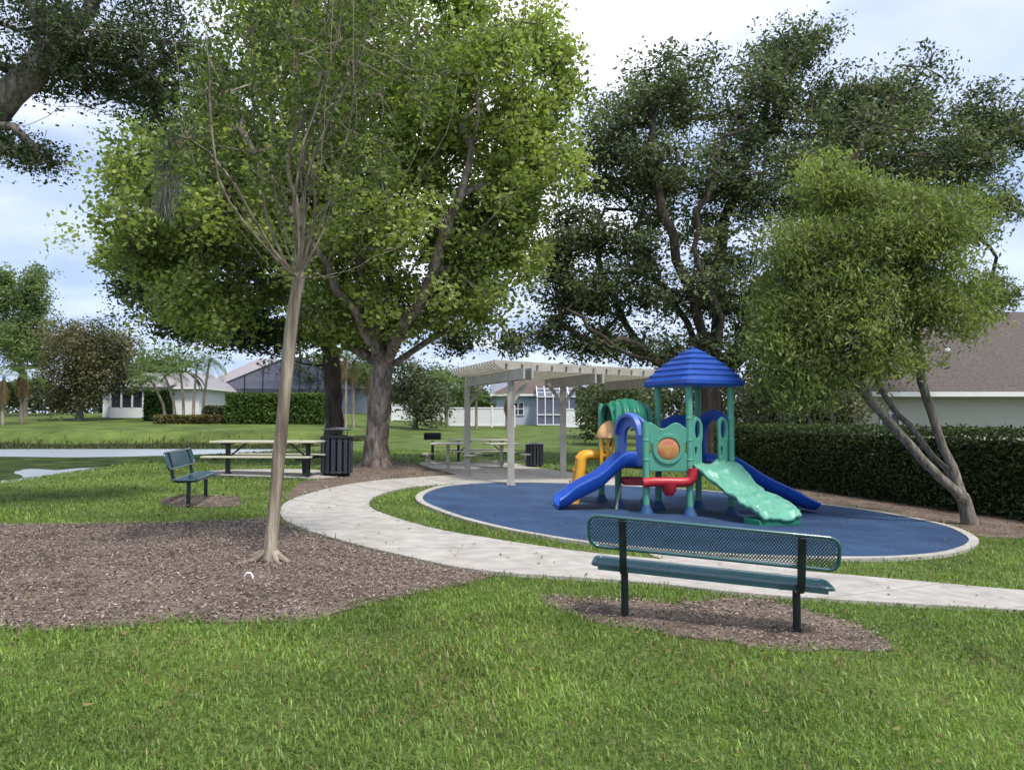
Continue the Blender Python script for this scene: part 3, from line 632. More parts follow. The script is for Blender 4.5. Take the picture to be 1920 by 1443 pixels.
cl = blobs([(1480, 90, D3, 65, 45, 2, 26), (1420, 180, D3, 160, 70, 3, 52), (1235, 190, D3, 110, 65, 3, 40), (1130, 250, D3, 50, 60, 2, 16), (1650, 190, D3, 115, 60, 3, 50), (1610, 300, D3, 250, 110, 4, 110), (1200, 320, D3, 120, 80, 3, 46), (1370, 360, D3, 200, 120, 4, 90), (1110, 440, D3, 75, 50, 2, 24), (1080, 550, D3, 75, 40, 1.6, 20), (1130, 645, D3, 90, 28, 1.6, 18), (1290, 540, D3, 100, 60, 3, 28), (1420, 560, D3, 120, 100, 3, 50), (1850, 225, D3+1, 50, 55, 1.8, 22), (1800, 300, D3+1, 110, 60, 2.5, 34), (1880, 390, D3+1, 30, 25, 1, 8), (1905, 260, D3+1, 40, 25, 1, 8), (962, 640, D3, 22, 20, .8, 5), (1470, 660, D3, 110, 60, 2.5, 30), (1260, 660, D3, 90, 30, 2, 16), (1030, 620, D3, 40, 25, 1, 7), (1720, 420, D3+1, 160, 60, 2.5, 40), (1050, 420, D3, 40, 25, 1, 6), (1860, 560, D3+2, 50, 40, 1.5, 12), (1190, 470, D3, 60, 40, 2, 12), (1150, 560, D3, 110, 70, 2.5, 22), (1050, 500, D3, 50, 40, 1.5, 12)], 1.3)
t.grow(cl, .5, minz=2.6, twigs=3, tl=1.0, wob=.07)
rk = finish_tree(t, 'live_oak', .42, M['bark_oak'], 'huge dark live oak spreading behind the blue-roofed play set', 'tree', cl, 140, .60, .155, .5, (.055, .08, .038), (.18, .22, .095), M['leaf_dull'], tip=.015, flat=.62, clump=.3)
moss(rk, [(P(a, b, D3+rng.uniform(-2, 2)), 1.0) for a, b in ((1410, 690), (1470, 700), (1440, 740), (1500, 740), (1540, 720))], 200, .5, .04)

# --- oak limb reaching in from the left, overhead
D4 = 9.5; t = Tree((-9.6, 9.0, float(H(-9.6, 9))-.1)); k = t.limb(0, [(-9.5, 9.0, 1.2), (-9.2, 9.1, 2.6), (-8.6, 9.2, 3.8)], .3, .02)
k1 = t.limb(k, [P(-220, 330, D4), P(-80, 270, D4), P(20, 180, D4), P(90, 100, D4), P(160, 20, D4), P(230, -120, D4)], .25, .02)
kk = [i for i in range(len(t.p)) if (t.p[i]-P(-80, 270, D4)).length < .35] or [k1]
t.limb(kk[0], [P(0, 240, D4-.2), P(70, 232, D4-.3), P(125, 195, D4-.3), P(170, 205, D4-.3), P(225, 218, D4-.3)], .2, .015)
kk = [i for i in range(len(t.p)) if (t.p[i]-P(90, 100, D4)).length < .35] or [k1]
t.limb(kk[0], [P(160, 100, D4+.5), P(240, 130, D4+1), P(310, 180, D4+1.3), P(330, 230, D4+1.4)], .2, .02)
cl = blobs([(60, 30, D4, 110, 50, 1, 44), (200, 70, D4, 90, 60, 1, 34), (230, 150, D4+.6, 100, 45, .8, 36), (120, 120, D4, 100, 50, 1, 24), (55, 290, D4, 48, 26, .5, 20), (-30, 250, D4, 40, 40, .6, 12), (320, 120, D4+1, 70, 60, .8, 34), (320, 40, D4+1, 80, 40, .8, 18), (300, 210, D4+1.2, 60, 40, .6, 20), (-150, 100, D4, 120, 150, 1.5, 50), (150, -90, D4, 250, 70, 1.5, 70), (20, 130, D4, 60, 50, 1, 16)])
t.grow(cl, .22, minz=3, twigs=5, tl=.4, wob=.03)
ro = finish_tree(t, 'overhanging_oak', .19, M['bark_grey'], 'grey-limbed oak reaching into the top left corner from outside', 'tree', cl, 78, .26, .058, .5, (.03, .05, .02), (.11, .15, .055), M['leaf_dull'], tip=.004, flat=.7)
moss(ro, [(P(312, 300, D4+1.2), .14), (P(318, 340, D4+1.2), .16), (P(308, 380, D4+1.2), .15), (P(325, 270, D4+1.2), .14)], 260, .26, .010)

# --- weeping yellow-green tree by the hedge
b0 = G(1822, 985); D5 = b0.y; t = Tree(b0+Vector((0, 0, -.05)))
k = t.limb(0, [P(1814, 960, D5), P(1806, 935, D5)], .2, .01)
kA = t.limb(k, [P(1775, 905, D5-.1), P(1720, 850, D5-.2), P(1665, 790, D5-.2), P(1615, 730, D5-.2), P(1575, 680, D5-.2), P(1540, 600, D5-.3), P(1520, 480, D5-.3)], .25, .012)
kB = t.limb(k, [P(1790, 885, D5+.1), P(1762, 820, D5+.2), P(1742, 760, D5+.2), P(1722, 690, D5+.2), P(1715, 600, D5+.3), P(1700, 480, D5+.3), P(1690, 400, D5+.3)], .25, .012)
kC = t.limb(k, [P(1772, 880, D5+.3), P(1745, 850, D5+.4), P(1700, 790, D5+.5), P(1660, 745, D5+.6), P(1630, 660, D5+.6), P(1610, 520, D5+.6), P(1590, 400, D5+.6)], .25, .012)
cl = blobs([(1555, 345, D5, 45, 42, .7, 16), (1600, 440, D5, 140, 90, 1.4, 76), (1510, 520, D5, 75, 95, 1.2, 44), (1690, 420, D5, 105, 60, 1.2, 42), (1730, 480, D5, 62, 75, 1.1, 30), (1600, 600, D5, 170, 90, 1.4, 72), (1750, 570, D5, 90, 55, 1, 26), (1530, 690, D5, 80, 45, .9, 22), (1800, 400, D5, 30, 30, .6, 8), (1620, 690, D5, 80, 35, .9, 14), (1460, 640, D5, 28, 75, .6, 16), (1500, 730, D5, 55, 26, .7, 12), (1845, 570, D5+.3, 18, 30, .4, 5)])
t.grow(cl, .3, minz=1.8, twigs=3, tl=.5, wob=.03)
rw = finish_tree(t, 'weeping_tree', .115, M['bark_grey'], 'leaning tree with several grey stems and drooping yellow-green leaves before the long hedge', 'tree', cl, 240, .38, .105, .28, (.095, .13, .04), (.31, .36, .11), M['leaf'], tip=.005, droop=.9, flare=.4, fh=.2, clump=.24)
moss(rw, [(P(a, b, D5), .22) for a, b in ((1480, 520), (1680, 540), (1560, 620), (1650, 650), (1700, 600))], 160, .3, .012)

# --- smaller trees and shrubs across the water and beyond
def simple_tree(name, label, px, py, d, trunk_top, R_, bl, per, rc, size, c0, c1, cat='tree', bark='bark_grey', group=None, lm='leaf_dull', **kw):
    bb = P(px, py, d); t = Tree((bb.x, d, float(H(bb.x, d))-.1)); k = t.limb(0, [P(px, (py+trunk_top)/2, d), P(px, trunk_top, d)], .4, .03)
    cl = blobs(bl); t.grow(cl, .6, twigs=1, tl=.8)
    return finish_tree(t, name, R_, M[bark], label, cat, cl, per, rc, size, .55, c0, c1, M[lm], group=group, tip=.02, **kw)
simple_tree('round_tree', 'rounded reddish-green tree beyond the pond, left of the porch house', 150, 775, 66, 740, .25, [(170, 650, 66, 75, 45, 3, 60), (165, 700, 66, 80, 45, 3, 60), (130, 740, 66, 40, 25, 2, 14), (220, 660, 66, 35, 40, 2, 16)], 190, 1.0, .24, (.06, .085, .035), (.20, .17, .08))
simple_tree('tall_tree', 'tall feathery green tree at the far left edge beyond the pond', 45, 770, 74, 700, .3, [(8, 550, 74, 13, 62, 1.4, 26), (38, 570, 74, 12, 50, 1.3, 20), (66, 545, 74, 14, 60, 1.4, 26), (30, 650, 74, 62, 48, 3, 60), (80, 640, 74, 18, 60, 1.6, 20), (-30, 580, 74, 22, 90, 2, 30)], 150, .8, .28, (.09, .14, .05), (.22, .29, .11), lm='leaf')
simple_tree('small_tree', 'grey-green bushy tree on the far lawn, right of the thick patchy trunk', 780, 800, 60, 760, .16, [(775, 730, 60, 48, 35, 2.5, 44), (800, 765, 60, 38, 25, 2, 24), (760, 690, 60, 30, 20, 1.5, 10)], 110, .8, .26, (.045, .065, .03), (.15, .17, .085))
simple_tree('small_tree', 'bushy green tree between the play set and the white fence', 1150, 815, 40, 770, .14, [(1150, 760, 40, 50, 35, 1.6, 36), (1115, 790, 40, 20, 20, 1, 8), (1190, 750, 40, 30, 25, 1.2, 12)], 110, .6, .2, (.05, .075, .03), (.15, .18, .07))
simple_tree('hedge_tree', 'pale tangled tree behind the hedge, right of the tower roof', 1560, 800, 24, 770, .1, [(1440, 730, 24, 50, 40, 1, 26), (1520, 750, 24, 60, 30, 1, 24), (1590, 760, 24, 45, 20, 1, 12)], 90, .42, .13, (.07, .085, .04), (.20, .21, .11))
simple_tree('far_tree', 'pale green tree far behind the porch house', 285, 760, 95, 720, .2, [(280, 690, 95, 40, 40, 3, 30), (240, 690, 95, 30, 30, 3, 14), (330, 680, 95, 30, 35, 3, 16)], 90, 1.4, .42, (.09, .14, .05), (.2, .27, .10), lm='leaf')
simple_tree('far_tree', 'low green tree behind the pergola, left of the blue-grey house', 860, 790, 78, 740, .2, [(830, 715, 78, 40, 25, 3, 26), (880, 745, 78, 38, 30, 3, 24), (910, 770, 78, 18, 15, 2, 8)], 90, 1.0, .34, (.05, .09, .03), (.17, .23, .075), lm='leaf')
simple_tree('far_tree', 'dark green tree standing left of the long screened house', 600, 790, 84, 730, .25, [(570, 700, 84, 60, 35, 3, 34), (640, 700, 84, 60, 40, 3, 34), (700, 690, 84, 40, 40, 3, 20)], 90, 1.2, .38, (.03, .05, .022), (.10, .13, .055))
def palm(px, py, d, hh, nf, fl, label, cat='palm', lean=0.0, dead=0, tr=.11, rootname='palm_tree', group=None):
    bb = P(px, py, d); z0 = float(H(bb.x, d)); root = empty(rootname, (bb.x, d, z0), label=label, cat=cat, group=group)
    tp = Vector((lean, 0, hh)); m = MB(); m.tube([(0, 0, -.1), (lean*.2, 0, hh*.4), (lean*.6, 0, hh*.75), tp], [tr*1.25, tr, tr*.85, tr*.7], 9); m.build('trunk', M['bark_pale'], root, smooth=True)
    c = []; a = []; b = []; La = []; W_ = []; cc = []
    for i in range(nf+dead):
        az = rng.uniform(0, 2*math.pi); el = rng.uniform(-.2, 1.2) if i < nf else rng.uniform(-1.5, -1.2); f = fl*rng.uniform(.8, 1.15); h_ = Vector((math.cos(az), math.sin(az), 0))
        p = tp.copy(); ang = el; st = f/9
        for j in range(9):
            dr = h_*math.cos(ang)+Vector((0, 0, math.sin(ang))); q = p+dr*st; sd_ = Vector((-math.sin(az), math.cos(az), 0)); ll = f*.30*math.sin(math.pi*(j+.9)/10)
            for sgn in (-1, 1):
                for e in range(2):
                    dd = (sd_*sgn*.8+dr*.45+Vector((0, 0, -.35))).normalized(); base = p.lerp(q, e*.5)
                    c.append(base+dd*ll*.5); a.append(dd); b.append(dd.cross(Vector((0, 0, 1))).normalized()); La.append(ll); W_.append(fl*.028)
                    g = rng.uniform(.7, 1.2); cc.append(np.array((.11, .17, .05) if i < nf else (.30, .21, .13))*g)
            c.append((p+q)/2); a.append(dr); b.append(sd_); La.append(st*1.3); W_.append(fl*.02); cc.append(np.array((.14, .17, .06) if i < nf else (.3, .22, .14)))
            p = q; ang -= .17 if i < nf else .03
    quads('fronds', np.array([tuple(v) for v in c]), np.array([tuple(v) for v in a]), np.array([tuple(v) for v in b]), La, W_, .1, np.array(cc), M['leaf'], root)
    return root
for i, (px, ln, h_) in enumerate(((362, .25, 4.6), (380, .5, 5.0), (345, -.4, 4.2), (330, -1.0, 3.8), (312, -1.5, 3.6))):
    palm(px, 778, 62+.4*i, h_, 12, 2.3, ['tallest white-stemmed palm of the clump beside the porch house', 'rightmost palm of the clump, leaning right beside the porch house', 'palm in the middle of the clump beside the porch house', 'palm leaning left in the clump by the porch house', 'lowest palm at the left of the clump by the porch house'][i], lean=ln, group='palms beyond the pond')
palm(40, 770, 60, 4.2, 12, 2.2, 'shaggy palm with hanging brown dead fronds at the far left', dead=26, group='palms beyond the pond')
palm(5, 775, 58, 3.6, 11, 2.0, 'short palm at the left edge beside the shaggy palm', dead=10)
for i, (px, h_) in enumerate(((648, 5.4), (662, 5.0), (690, 4.2))):
    palm(px, 800, 56+i, h_, 10, 2.0, ['thin pale palm right behind the dark oak trunk', 'thin pale palm, second to the right of the dark oak trunk', 'palm with brown hanging fronds between the two thick trunks'][i], dead=16 if i == 2 else 5, tr=.09, group='palms between the two thick trunks')
palm(838, 800, 66, 4.0, 11, 2.4, 'green palm by the left end of the white fence')
palm(893, 800, 64, 2.4, 10, 1.6, 'short palm standing at the white fence under the pergola')
palm(950, 802, 64, 2.6, 9, 1.4, 'palm with brown skirt in front of the white fence', dead=16)

def reeds():
    n = 24000; x = rng.uniform(-62, -9, n); y = 47.6+rng.normal(size=n)*.55+.3*np.sin(x*.2); z = H(x, y); z = np.maximum(z, -.3)
    hh_ = rng.uniform(.15, .42, n)*(1+.5*nois(x, y, .5, 3)); c = np.stack([x, y, z+hh_*.45], 1); a = unit(np.array([0, 0, 1.0])+rng.normal(size=(n, 3))*.25); b = perp(a)
    u = rng.random((n, 1)); col = (1-u)*np.array([.035, .05, .018])+u*np.array([.12, .13, .05])
    tag(quads('bank_reeds', c, a, b, hh_, .07*np.ones(n), .2, col, M['leaf_dull']), 'dull tall grass fringing the far bank of the pond', 'grass', kind='stuff')
reeds()
def treeline(label, spans, n, size, c0, c1):
    c = []
    for px0, px1, d, ytop, ybot, dep in spans:
        k = n//len(spans); px = rng.uniform(px0, px1, k); top = ytop+(ybot-ytop)*.45*(.5+.5*nois(px*.02, px*0, 1.3, 5)); py = ybot-(ybot-top)*np.sqrt(rng.random(k)); dd_ = d+rng.uniform(-dep, dep, k)
        xn = (px-CX)/F; yn = (py-CY)/F; cc_, s2 = math.cos(PITCH), math.sin(PITCH); vy = cc_+yn*s2; vz = s2-yn*cc_
        c.append(np.stack([xn/vy*dd_, dd_, CAMZ+vz/vy*dd_], 1))
    c = np.concatenate(c); m_n = len(c); a = randdirs(m_n); b = perp(a); u = np.clip(rng.normal(.45, .25, m_n)+.4*nois(c[:, 0], c[:, 2]*2, .35, 6), 0, 1)[:, None]; col = (1-u)*np.array(c0)+u*np.array(c1)
    tag(quads('far_woods', c, a, b, size*rng.uniform(.6, 1.4, m_n), size*.6*np.ones(m_n), .2, col, M['leaf_dull']), label, 'woods', kind='stuff')
treeline('band of dark trees and shrubs far behind the houses across the pond', [(-160, 250, 92, 700, 790, 4), (250, 560, 108, 715, 790, 3), (680, 990, 100, 725, 802, 3)], 26000, .6, (.03, .05, .022), (.13, .17, .07))
treeline('shrubs and low trees beyond the long hedge behind the play set', [(1080, 1460, 48, 690, 812, 3), (1420, 1640, 36, 750, 805, 2)], 15000, .3, (.03, .045, .022), (.14, .16, .07))
# ------------------------------------------------------------------ hedges
def hedge(name, label, A, B, wd, ht, n, size, c0, c1, group=None, zb=None):
    A = Vector(A); B = Vector(B); Ln = (B-A).length; d = (B-A).normalized(); nrm = Vector((-d.y, d.x))
    z0 = [float(H(A.x, A.y)), float(H(B.x, B.y))]; root = empty(name, (A.x, A.y, z0[0]), label=label, cat='hedge', group=group)
    ns = max(2, int(Ln/.5)); secs = []
    prof = [(-.5, 0), (-.5, .5), (-.49, .9), (-.4, 1), (0, 1.02), (.4, 1), (.49, .9), (.5, .5), (.5, 0)]
    for i in range(ns+1):
        t = i/ns; p = A+d*Ln*t; zz = z0[0]+(z0[1]-z0[0])*t-z0[0]; wv = 1+.04*math.sin(i*1.7); sec = []
        for a, h_ in prof: q = p+nrm*(a*(wd-.25)*wv)-A; sec.append(Vector((q.x, q.y, zz-.05+h_*(ht-.13)*(1+.02*math.sin(i*2.3)))))
        secs.append(sec)
    mb = MB(); mb.loft(secs, closed=False); mb.add(secs[0], [tuple(range(len(prof)))]); mb.add(secs[-1], [tuple(range(len(prof)))])
    mb.build('inner_growth', M['hedgecore'], root, smooth=True)
    t = rng.random(n); f = rng.random(n); perim = 2*ht+wd; s = f*perim
    off = np.where(s < ht, -wd/2, np.where(s > ht+wd, wd/2, s-ht-wd/2)); h_ = np.where(s < ht, s, np.where(s > ht+wd, perim-s, ht))
    lump = .06*nois(t*Ln*2, h_*3+off, 1, 4); jit = rng.normal(size=(n, 3))*.05
    c = np.stack([d.x*t*Ln+nrm.x*off*(1+lump), d.y*t*Ln+nrm.y*off*(1+lump), (z0[1]-z0[0])*t+h_+lump], 1)+jit
    e = rng.random(n) < .06   # the two ends
    te = np.where(rng.random(e.sum()) < .5, 0, 1.0); oe = rng.uniform(-.5, .5, e.sum())*wd
    c[e] = np.stack([d.x*te*Ln+nrm.x*oe, d.y*te*Ln+nrm.y*oe, (z0[1]-z0[0])*te+rng.uniform(0, ht, e.sum())], 1)
    a = randdirs(n); b = perp(a); u = np.clip(rng.normal(.5, .28, n)+.3*nois(t*Ln*1.5, h_*2, 1, 8), 0, 1)[:, None]; col = (1-u)*np.array(c0)+u*np.array(c1)
    quads('foliage', c, a, b, size*rng.uniform(.6, 1.4, n), size*.55*rng.uniform(.6, 1.3, n), .15, col, M['leaf_dull'], root)
    return root
M['hedgecore'] = mat('hedge_inside', (.014, .02, .008), .95, .05, var=.5, vscale=8)
hA = G(1340, 893); hB = G(1960, 984); dd = (hB-hA).normalized(); nr = Vector((-dd.y, dd.x, 0))*.45
hB2 = hB+dd*2.5
hedge('hedge', 'long dark clipped hedge running along the right side of the play area', (hA+nr).xy, (hB2+nr).xy, .9, 1.62, 36000, .085, (.026, .042, .015), (.085, .12, .036))
def far_hedge(px0, px1, pyb, d, ht, label, c0, c1, n=5000):
    a = P(px0, pyb, d); b = P(px1, pyb, d); hedge('hedge', label, a.xy, b.xy, 1.4, ht, n, .22, c0, c1, 'hedges beyond the pond')
far_hedge(428, 606, 800, 60, 2.3, 'bright green clipped hedge below the screened house', (.035, .075, .012), (.13, .21, .04), 9000)
far_hedge(275, 318, 782, 66, 2.5, 'short dark green hedge between the porch and the palm clump', (.025, .055, .012), (.09, .15, .03), 2500)
far_hedge(385, 425, 790, 63, 1.2, 'low dull hedge left of the bright clipped hedge', (.04, .05, .02), (.12, .13, .06), 2500)
# low planting round the palms
far_hedge(295, 420, 783, 60.5, .55, 'low reddish planting under the palm clump', (.07, .07, .025), (.20, .17, .06), 3500)

# ------------------------------------------------------------------ houses and fences
def gable_house(name, label, x0, x1, y0, y1, z0, eave, ridge, wall, roofm, axis='x', over=.5, hip=0.0, parts=None):
    root = empty(name, ((x0+x1)/2, (y0+y1)/2, z0), label=label, cat='house'); cx, cy = (x0+x1)/2, (y0+y1)/2; hx, hy = (x1-x0)/2, (y1-y0)/2
    m = MB(); m.box((0, 0, eave/2-.2), (2*hx, 2*hy, eave+.4)); m.build('wall', wall, root)
    m = MB(); ox, oy = hx+over, hy+over; e = eave+.03
    if axis == 'x':
        rx = ox-hip; b = [(-ox, -oy, e), (ox, -oy, e), (ox, oy, e), (-ox, oy, e)]; r_ = [(-rx, 0, ridge), (rx, 0, ridge)]
        m.add(b+r_, [(0, 1, 5, 4), (2, 3, 4, 5), (1, 2, 5), (3, 0, 4), (3, 2, 1, 0)])
    else:
        ry = oy-hip; b = [(-ox, -oy, e), (ox, -oy, e), (ox, oy, e), (-ox, oy, e)]; r_ = [(0, -ry, ridge), (0, ry, ridge)]
        m.add(b+r_, [(1, 2, 5, 4), (3, 0, 4, 5), (0, 1, 4), (2, 3, 5), (3, 2, 1, 0)])
    rf = m.build('roof', roofm, root)
    m = MB(); t = .2
    m.box((0, -oy-.02, e-.07), (2*ox+.1, .05, t)); m.box((-ox-.02, 0, e-.07), (.05, 2*oy, t)); m.box((ox+.02, 0, e-.07), (.05, 2*oy, t)); m.build('fascia', M['white'], rf)
    return root
def window(root, x, y, z, w_, h_, fr='white'):
    m = MB(); m.box((x, y, z), (w_, .06, h_)); o = m.build('window', M['glass'], root)
    m = MB()
    for dx in (-w_/2, 0, w_/2): m.box((x+dx, y-.05, z), (.08, .05, h_+.08))
    for dz in (-h_/2, 0, h_/2): m.box((x, y-.08, z+dz), (w_+.08, .05, .07))
    m.build('frame', M[fr], o); return o
# right beige house behind the hedge
h1 = gable_house('house', 'beige house with brown hip roof behind the hedge at the right', 15.0, 34, 33, 47, -.1, 2.72, 7.2, M['wallb'], M['roofb'], 'x', .7, 7.5)
window(h1, -8.4, -7.0, 1.3, .8, 1.2)
m = MB(); m.tube([(-4.3, -4.2, 4.0), (-4.3, -4.2, 4.75)], .06, 8); m.lathe((-4.3, -4.2, 4.75), [(.13, 0), (.13, .12), (.03, .2)], 10); m.build('vent_pipe', M['white'], h1)
h1b = gable_house('house', 'small grey-roofed house glimpsed over the hedge beside the tower', 14.8, 21, 44.5, 54, -.1, 2.3, 4.0, M['white'], M['roofg'], 'x', .5, 3.5)
# blue-grey house with screened enclosure behind the pergola
a = P(925, 800, 76); b = P(1125, 800, 76)
zz = float(H(3, 76)); h2 = gable_house('house', 'blue-grey house with pinkish roof seen through the pergola', a.x+.2, b.x-1.0, 77, 90, zz, 3.0, 5.6, M['wallg'], M['roofp'], 'y', .5, 0)
window(h2, -2.4, -6.5, 1.6, 1.1, 1.2)
m = MB(); m.box((-3.9, -5.2, 2.9), (2.6, 2.2, 3.2)); m.build('side_wing', M['wallg'], h2)
def cage(root, x0, x1, y0, y1, zt0, zt1, z0=0, nx=6, frame='white'):
    "screened pool cage: bars and panels"
    sc = MB(); sc.add([(x0, y0, z0), (x1, y0, z0), (x1, y0, zt0), (x0, y0, zt0)], [(0, 1, 2, 3)]); sc.add([(x0, y0, zt0), (x1, y0, zt0), (x1, y1, zt1), (x0, y1, zt1)], [(0, 1, 2, 3)])
    sc.add([(x0, y0, z0), (x0, y1, z0), (x0, y1, zt1), (x0, y0, zt0)], [(0, 1, 2, 3)]); sc.add([(x1, y0, z0), (x1, y1, z0), (x1, y1, zt1), (x1, y0, zt0)], [(0, 1, 2, 3)])
    o = sc.build('screen_enclosure', M['screen'], root); m = MB(); t = .09
    for i in range(nx+1):
        x = x0+(x1-x0)*i/nx; m.beam((x, y0-.03, z0), (x, y0-.03, zt0), t, t); m.beam((x, y0, zt0+.03), (x, y1, zt1+.03), t, t)
    for z in (z0+.05, z0+1.0, zt0): m.beam((x0, y0-.06, z), (x1, y0-.06, z), t, t)
    for j in range(1, 4): yy = y0+(y1-y0)*j/3; zz_ = zt0+(zt1-zt0)*j/3; m.beam((x0, yy, zz_+.06), (x1, yy, zz_+.06), t, t)
    m.build('frame', M[frame], o)
cage(h2, -.6, 6.2, -10, -6.6, 2.7, 3.9, nx=9)
# long house with dark screened gable, left
a = P(370, 785, 80); b = P(640, 785, 80); zz = float(H(a.x+5, 80))
h3 = gable_house('house', 'long house with pale roof and big dark screened enclosure behind the bright hedge', a.x-1, b.x+2, 84, 98, zz, 3.0, 6.6, M['wallg'], M['roofg'], 'x', .5, 4)
hx = (b.x+2-(a.x-1))/2
sc = MB(); yb = -9.5; e0 = (-hx+1, yb, 0); outl = [(-hx+1.5, 0), (-hx+1.5, 2.6), (-hx+9.5, 5.9), (-hx+11.5, 6.0), (hx-1, 2.9), (hx-1, 0)]
sc.add([(x, yb, z) for x, z in outl], [tuple(range(6))]); sc.add([(x, -6.8, z) for x, z in outl], [tuple(range(6))])
for i in (1, 2, 3): sc.add([(outl[i][0], yb, outl[i][1]), (outl[i+1][0], yb, outl[i+1][1]), (outl[i+1][0], -6.8, outl[i+1][1]), (outl[i][0], -6.8, outl[i][1])], [(0, 1, 2, 3)])
o = sc.build('screen_enclosure', M['screen'], h3); m = MB()
for i in range(5): m.beam((outl[i][0], yb-.05, outl[i][1]), (outl[i+1][0], yb-.05, outl[i+1][1]), .10, .10)
for i in range(9):
    x = outl[0][0]+(outl[5][0]-outl[0][0])*i/8
    zt = np.interp(x, [p[0] for p in outl[1:5]], [p[1] for p in outl[1:5]]); m.beam((x, yb-.09, 0), (x, yb-.09, zt), .08, .08)
m.beam((outl[0][0], yb-.13, 2.6), (outl[5][0], yb-.13, 2.6), .08, .08); m.build('frame', M['black'], o)
for x in (-hx+5.5, -hx+9.5, hx-6): window(h3, x, -7.0, 1.7, 1.6, 1.5)
# porch house, far left
a = P(180, 778, 70); b = P(285, 778, 70); zz = float(H(a.x, 70))
h4 = gable_house('porch_house', 'white house with glazed porch beyond the pond at the left', a.x-1, b.x+3.0, 73, 84, zz, 2.9, 4.6, M['white'], M['roofg'], 'x', .5, 2)
m = MB(); wx = b.x+3-a.x+1; m.box((-.5, -7.0, .5), (5.2, .2, 1.0)); m.box((-.5, -7.0, 2.75), (5.2, .2, .35)); m.build('porch_wall', M['white'], h4)
o = MB().box((-.5, -6.9, 1.8), (5.0, .06, 1.7)).build('window', M['glass'], h4); m = MB()
for i in range(6): m.box((-3.0+i*1.0, -7.05, 1.8), (.14, .1, 1.75))
m.build('frame', M['white'], o)
MB().add([(-3.4, -7.4, 2.95), (2.4, -7.4, 2.95), (2.4, -5.2, 3.4), (-3.4, -5.2, 3.4), (-3.4, -7.4, 2.85), (2.4, -7.4, 2.85), (2.4, -5.2, 3.3), (-3.4, -5.2, 3.3)], [(0, 1, 2, 3), (7, 6, 5, 4), (0, 4, 5, 1), (1, 5, 6, 2), (2, 6, 7, 3), (3, 7, 4, 0)]).build('porch_roof', M['roofg'], h4)
def fence(label, px0, px1, d, ht):
    a = P(px0, 800, d); b = P(px1, 800, d); z0 = float(H(a.x, d)); root = empty('vinyl_fence', (a.x, d, z0), label=label, cat='fence', group='white fences beyond the lawn'); Ln = b.x-a.x
    n = max(1, round(Ln/2.2)); m = MB()
    nb = int(Ln/.16)
    for i in range(nb): m.box((Ln*(i+.5)/nb, 0, ht/2), (Ln/nb-.012, .04, ht-.1))
    m.build('boards', M['white'], root)
    for z in (.15, ht-.08): MB().box((Ln/2, -.03, z), (Ln, .06, .12)).build('rail', M['white'], root)
    for i in range(n+1):
        m = MB(); m.box((Ln*i/n, -.02, ht/2), (.14, .14, ht+.1)); m.add([(Ln*i/n-.09, -.11, ht+.051), (Ln*i/n+.09, -.11, ht+.051), (Ln*i/n+.09, .07, ht+.051), (Ln*i/n-.09, .07, ht+.051), (Ln*i/n, -.02, ht+.14)], [(0, 1, 4), (1, 2, 4), (2, 3, 4), (3, 0, 4), (3, 2, 1, 0)]); m.build('post', M['white'], root)
fence('white board fence behind the pergola posts', 838, 965, 68, 1.75)
fence('white board fence behind the bushy tree left of the pergola', 735, 832, 72, 1.6)
fence('white fence right of the screened enclosure behind the pergola', 1058, 1110, 66, 1.7)

# ------------------------------------------------------------------ pergola
P2 = G(958, 911); P1 = G(876, 888); P3 = G(1056, 897)
root = empty('pergola', P2, label='cream timber pergola over the patio between the picnic tables and play area', cat='pergola')
o0 = P2.copy(); HT = 2.52
def loc(v): return Vector(v)-o0
for p in (P1, P2, P3):
    q = loc(p); m = MB(); m.box((q.x, q.y, q.z+(HT-q.z)/2), (.16, .16, HT-q.z)); pp = m.build('post', M['perg'], root, bevel=.008)
    MB().box((q.x, q.y, q.z+.06), (.2, .2, .12)).build('post_base', M['perg'], pp)
sdir = (P1-P2); sdir.z = 0; sdir.normalize(); e = Vector((P(1230, 705, 20.6)-P(926, 674, 17.2))); e.z = 0; eL = e.length; e.normalize()
q2 = loc(P2)
C0 = loc(Vector((P(926, 674, 17.2).x, 17.2, P2.z)))
q1 = loc(P1); q3 = loc(P3)
for nm, a, b in (('beam', q2-sdir*1.1, q1+sdir*-.3), ('beam', q3-sdir*2.2, q3+sdir*1.0), ('beam', q3-sdir*2.2+e*2.4, q3+sdir*1.0+e*2.4)):
    m = MB()
    for sgn in (-1, 1): offv = Vector((-sdir.y, sdir.x, 0))*.10*sgn; A_ = Vector((a.x, a.y, HT+.02))+offv; B_ = Vector((b.x, b.y, HT+.02))+offv; m.beam(A_, B_, .045, .24)
    m.build(nm, M['perg'], root)
nr_ = 17; span = 3.4
for i in range(nr_):
    st = C0+sdir*(span*i/(nr_-1)); st.z = HT+.24; en = st+e*(eL+.3)
    m = MB(); n_ = Vector((-e.y, e.x, 0))*.025
    vs = []
    for sg in (-1, 1):
        vs += [st+n_*sg+Vector((0, 0, .10)), st+e*.0+n_*sg+Vector((0, 0, .02)), st+e*.22+n_*sg+Vector((0, 0, -.10)), en-e*.22+n_*sg+Vector((0, 0, -.10)), en+n_*sg+Vector((0, 0, .02)), en+n_*sg+Vector((0, 0, .10))]
    m.add(vs, [(0, 1, 2, 3, 4, 5), (11, 10, 9, 8, 7, 6)]+[(j, (j+1) % 6, 6+(j+1) % 6, 6+j) for j in range(6)]); m.build('rafter', M['perg'], root)
for i in range(12):
    st = C0+e*(.35+(eL-.4)*i/11)-sdir*.12; st.z = HT+.27; en = st+sdir*(span+.24)
    MB().beam(st, en, .06, .04).build('purlin', M['perg'], root)
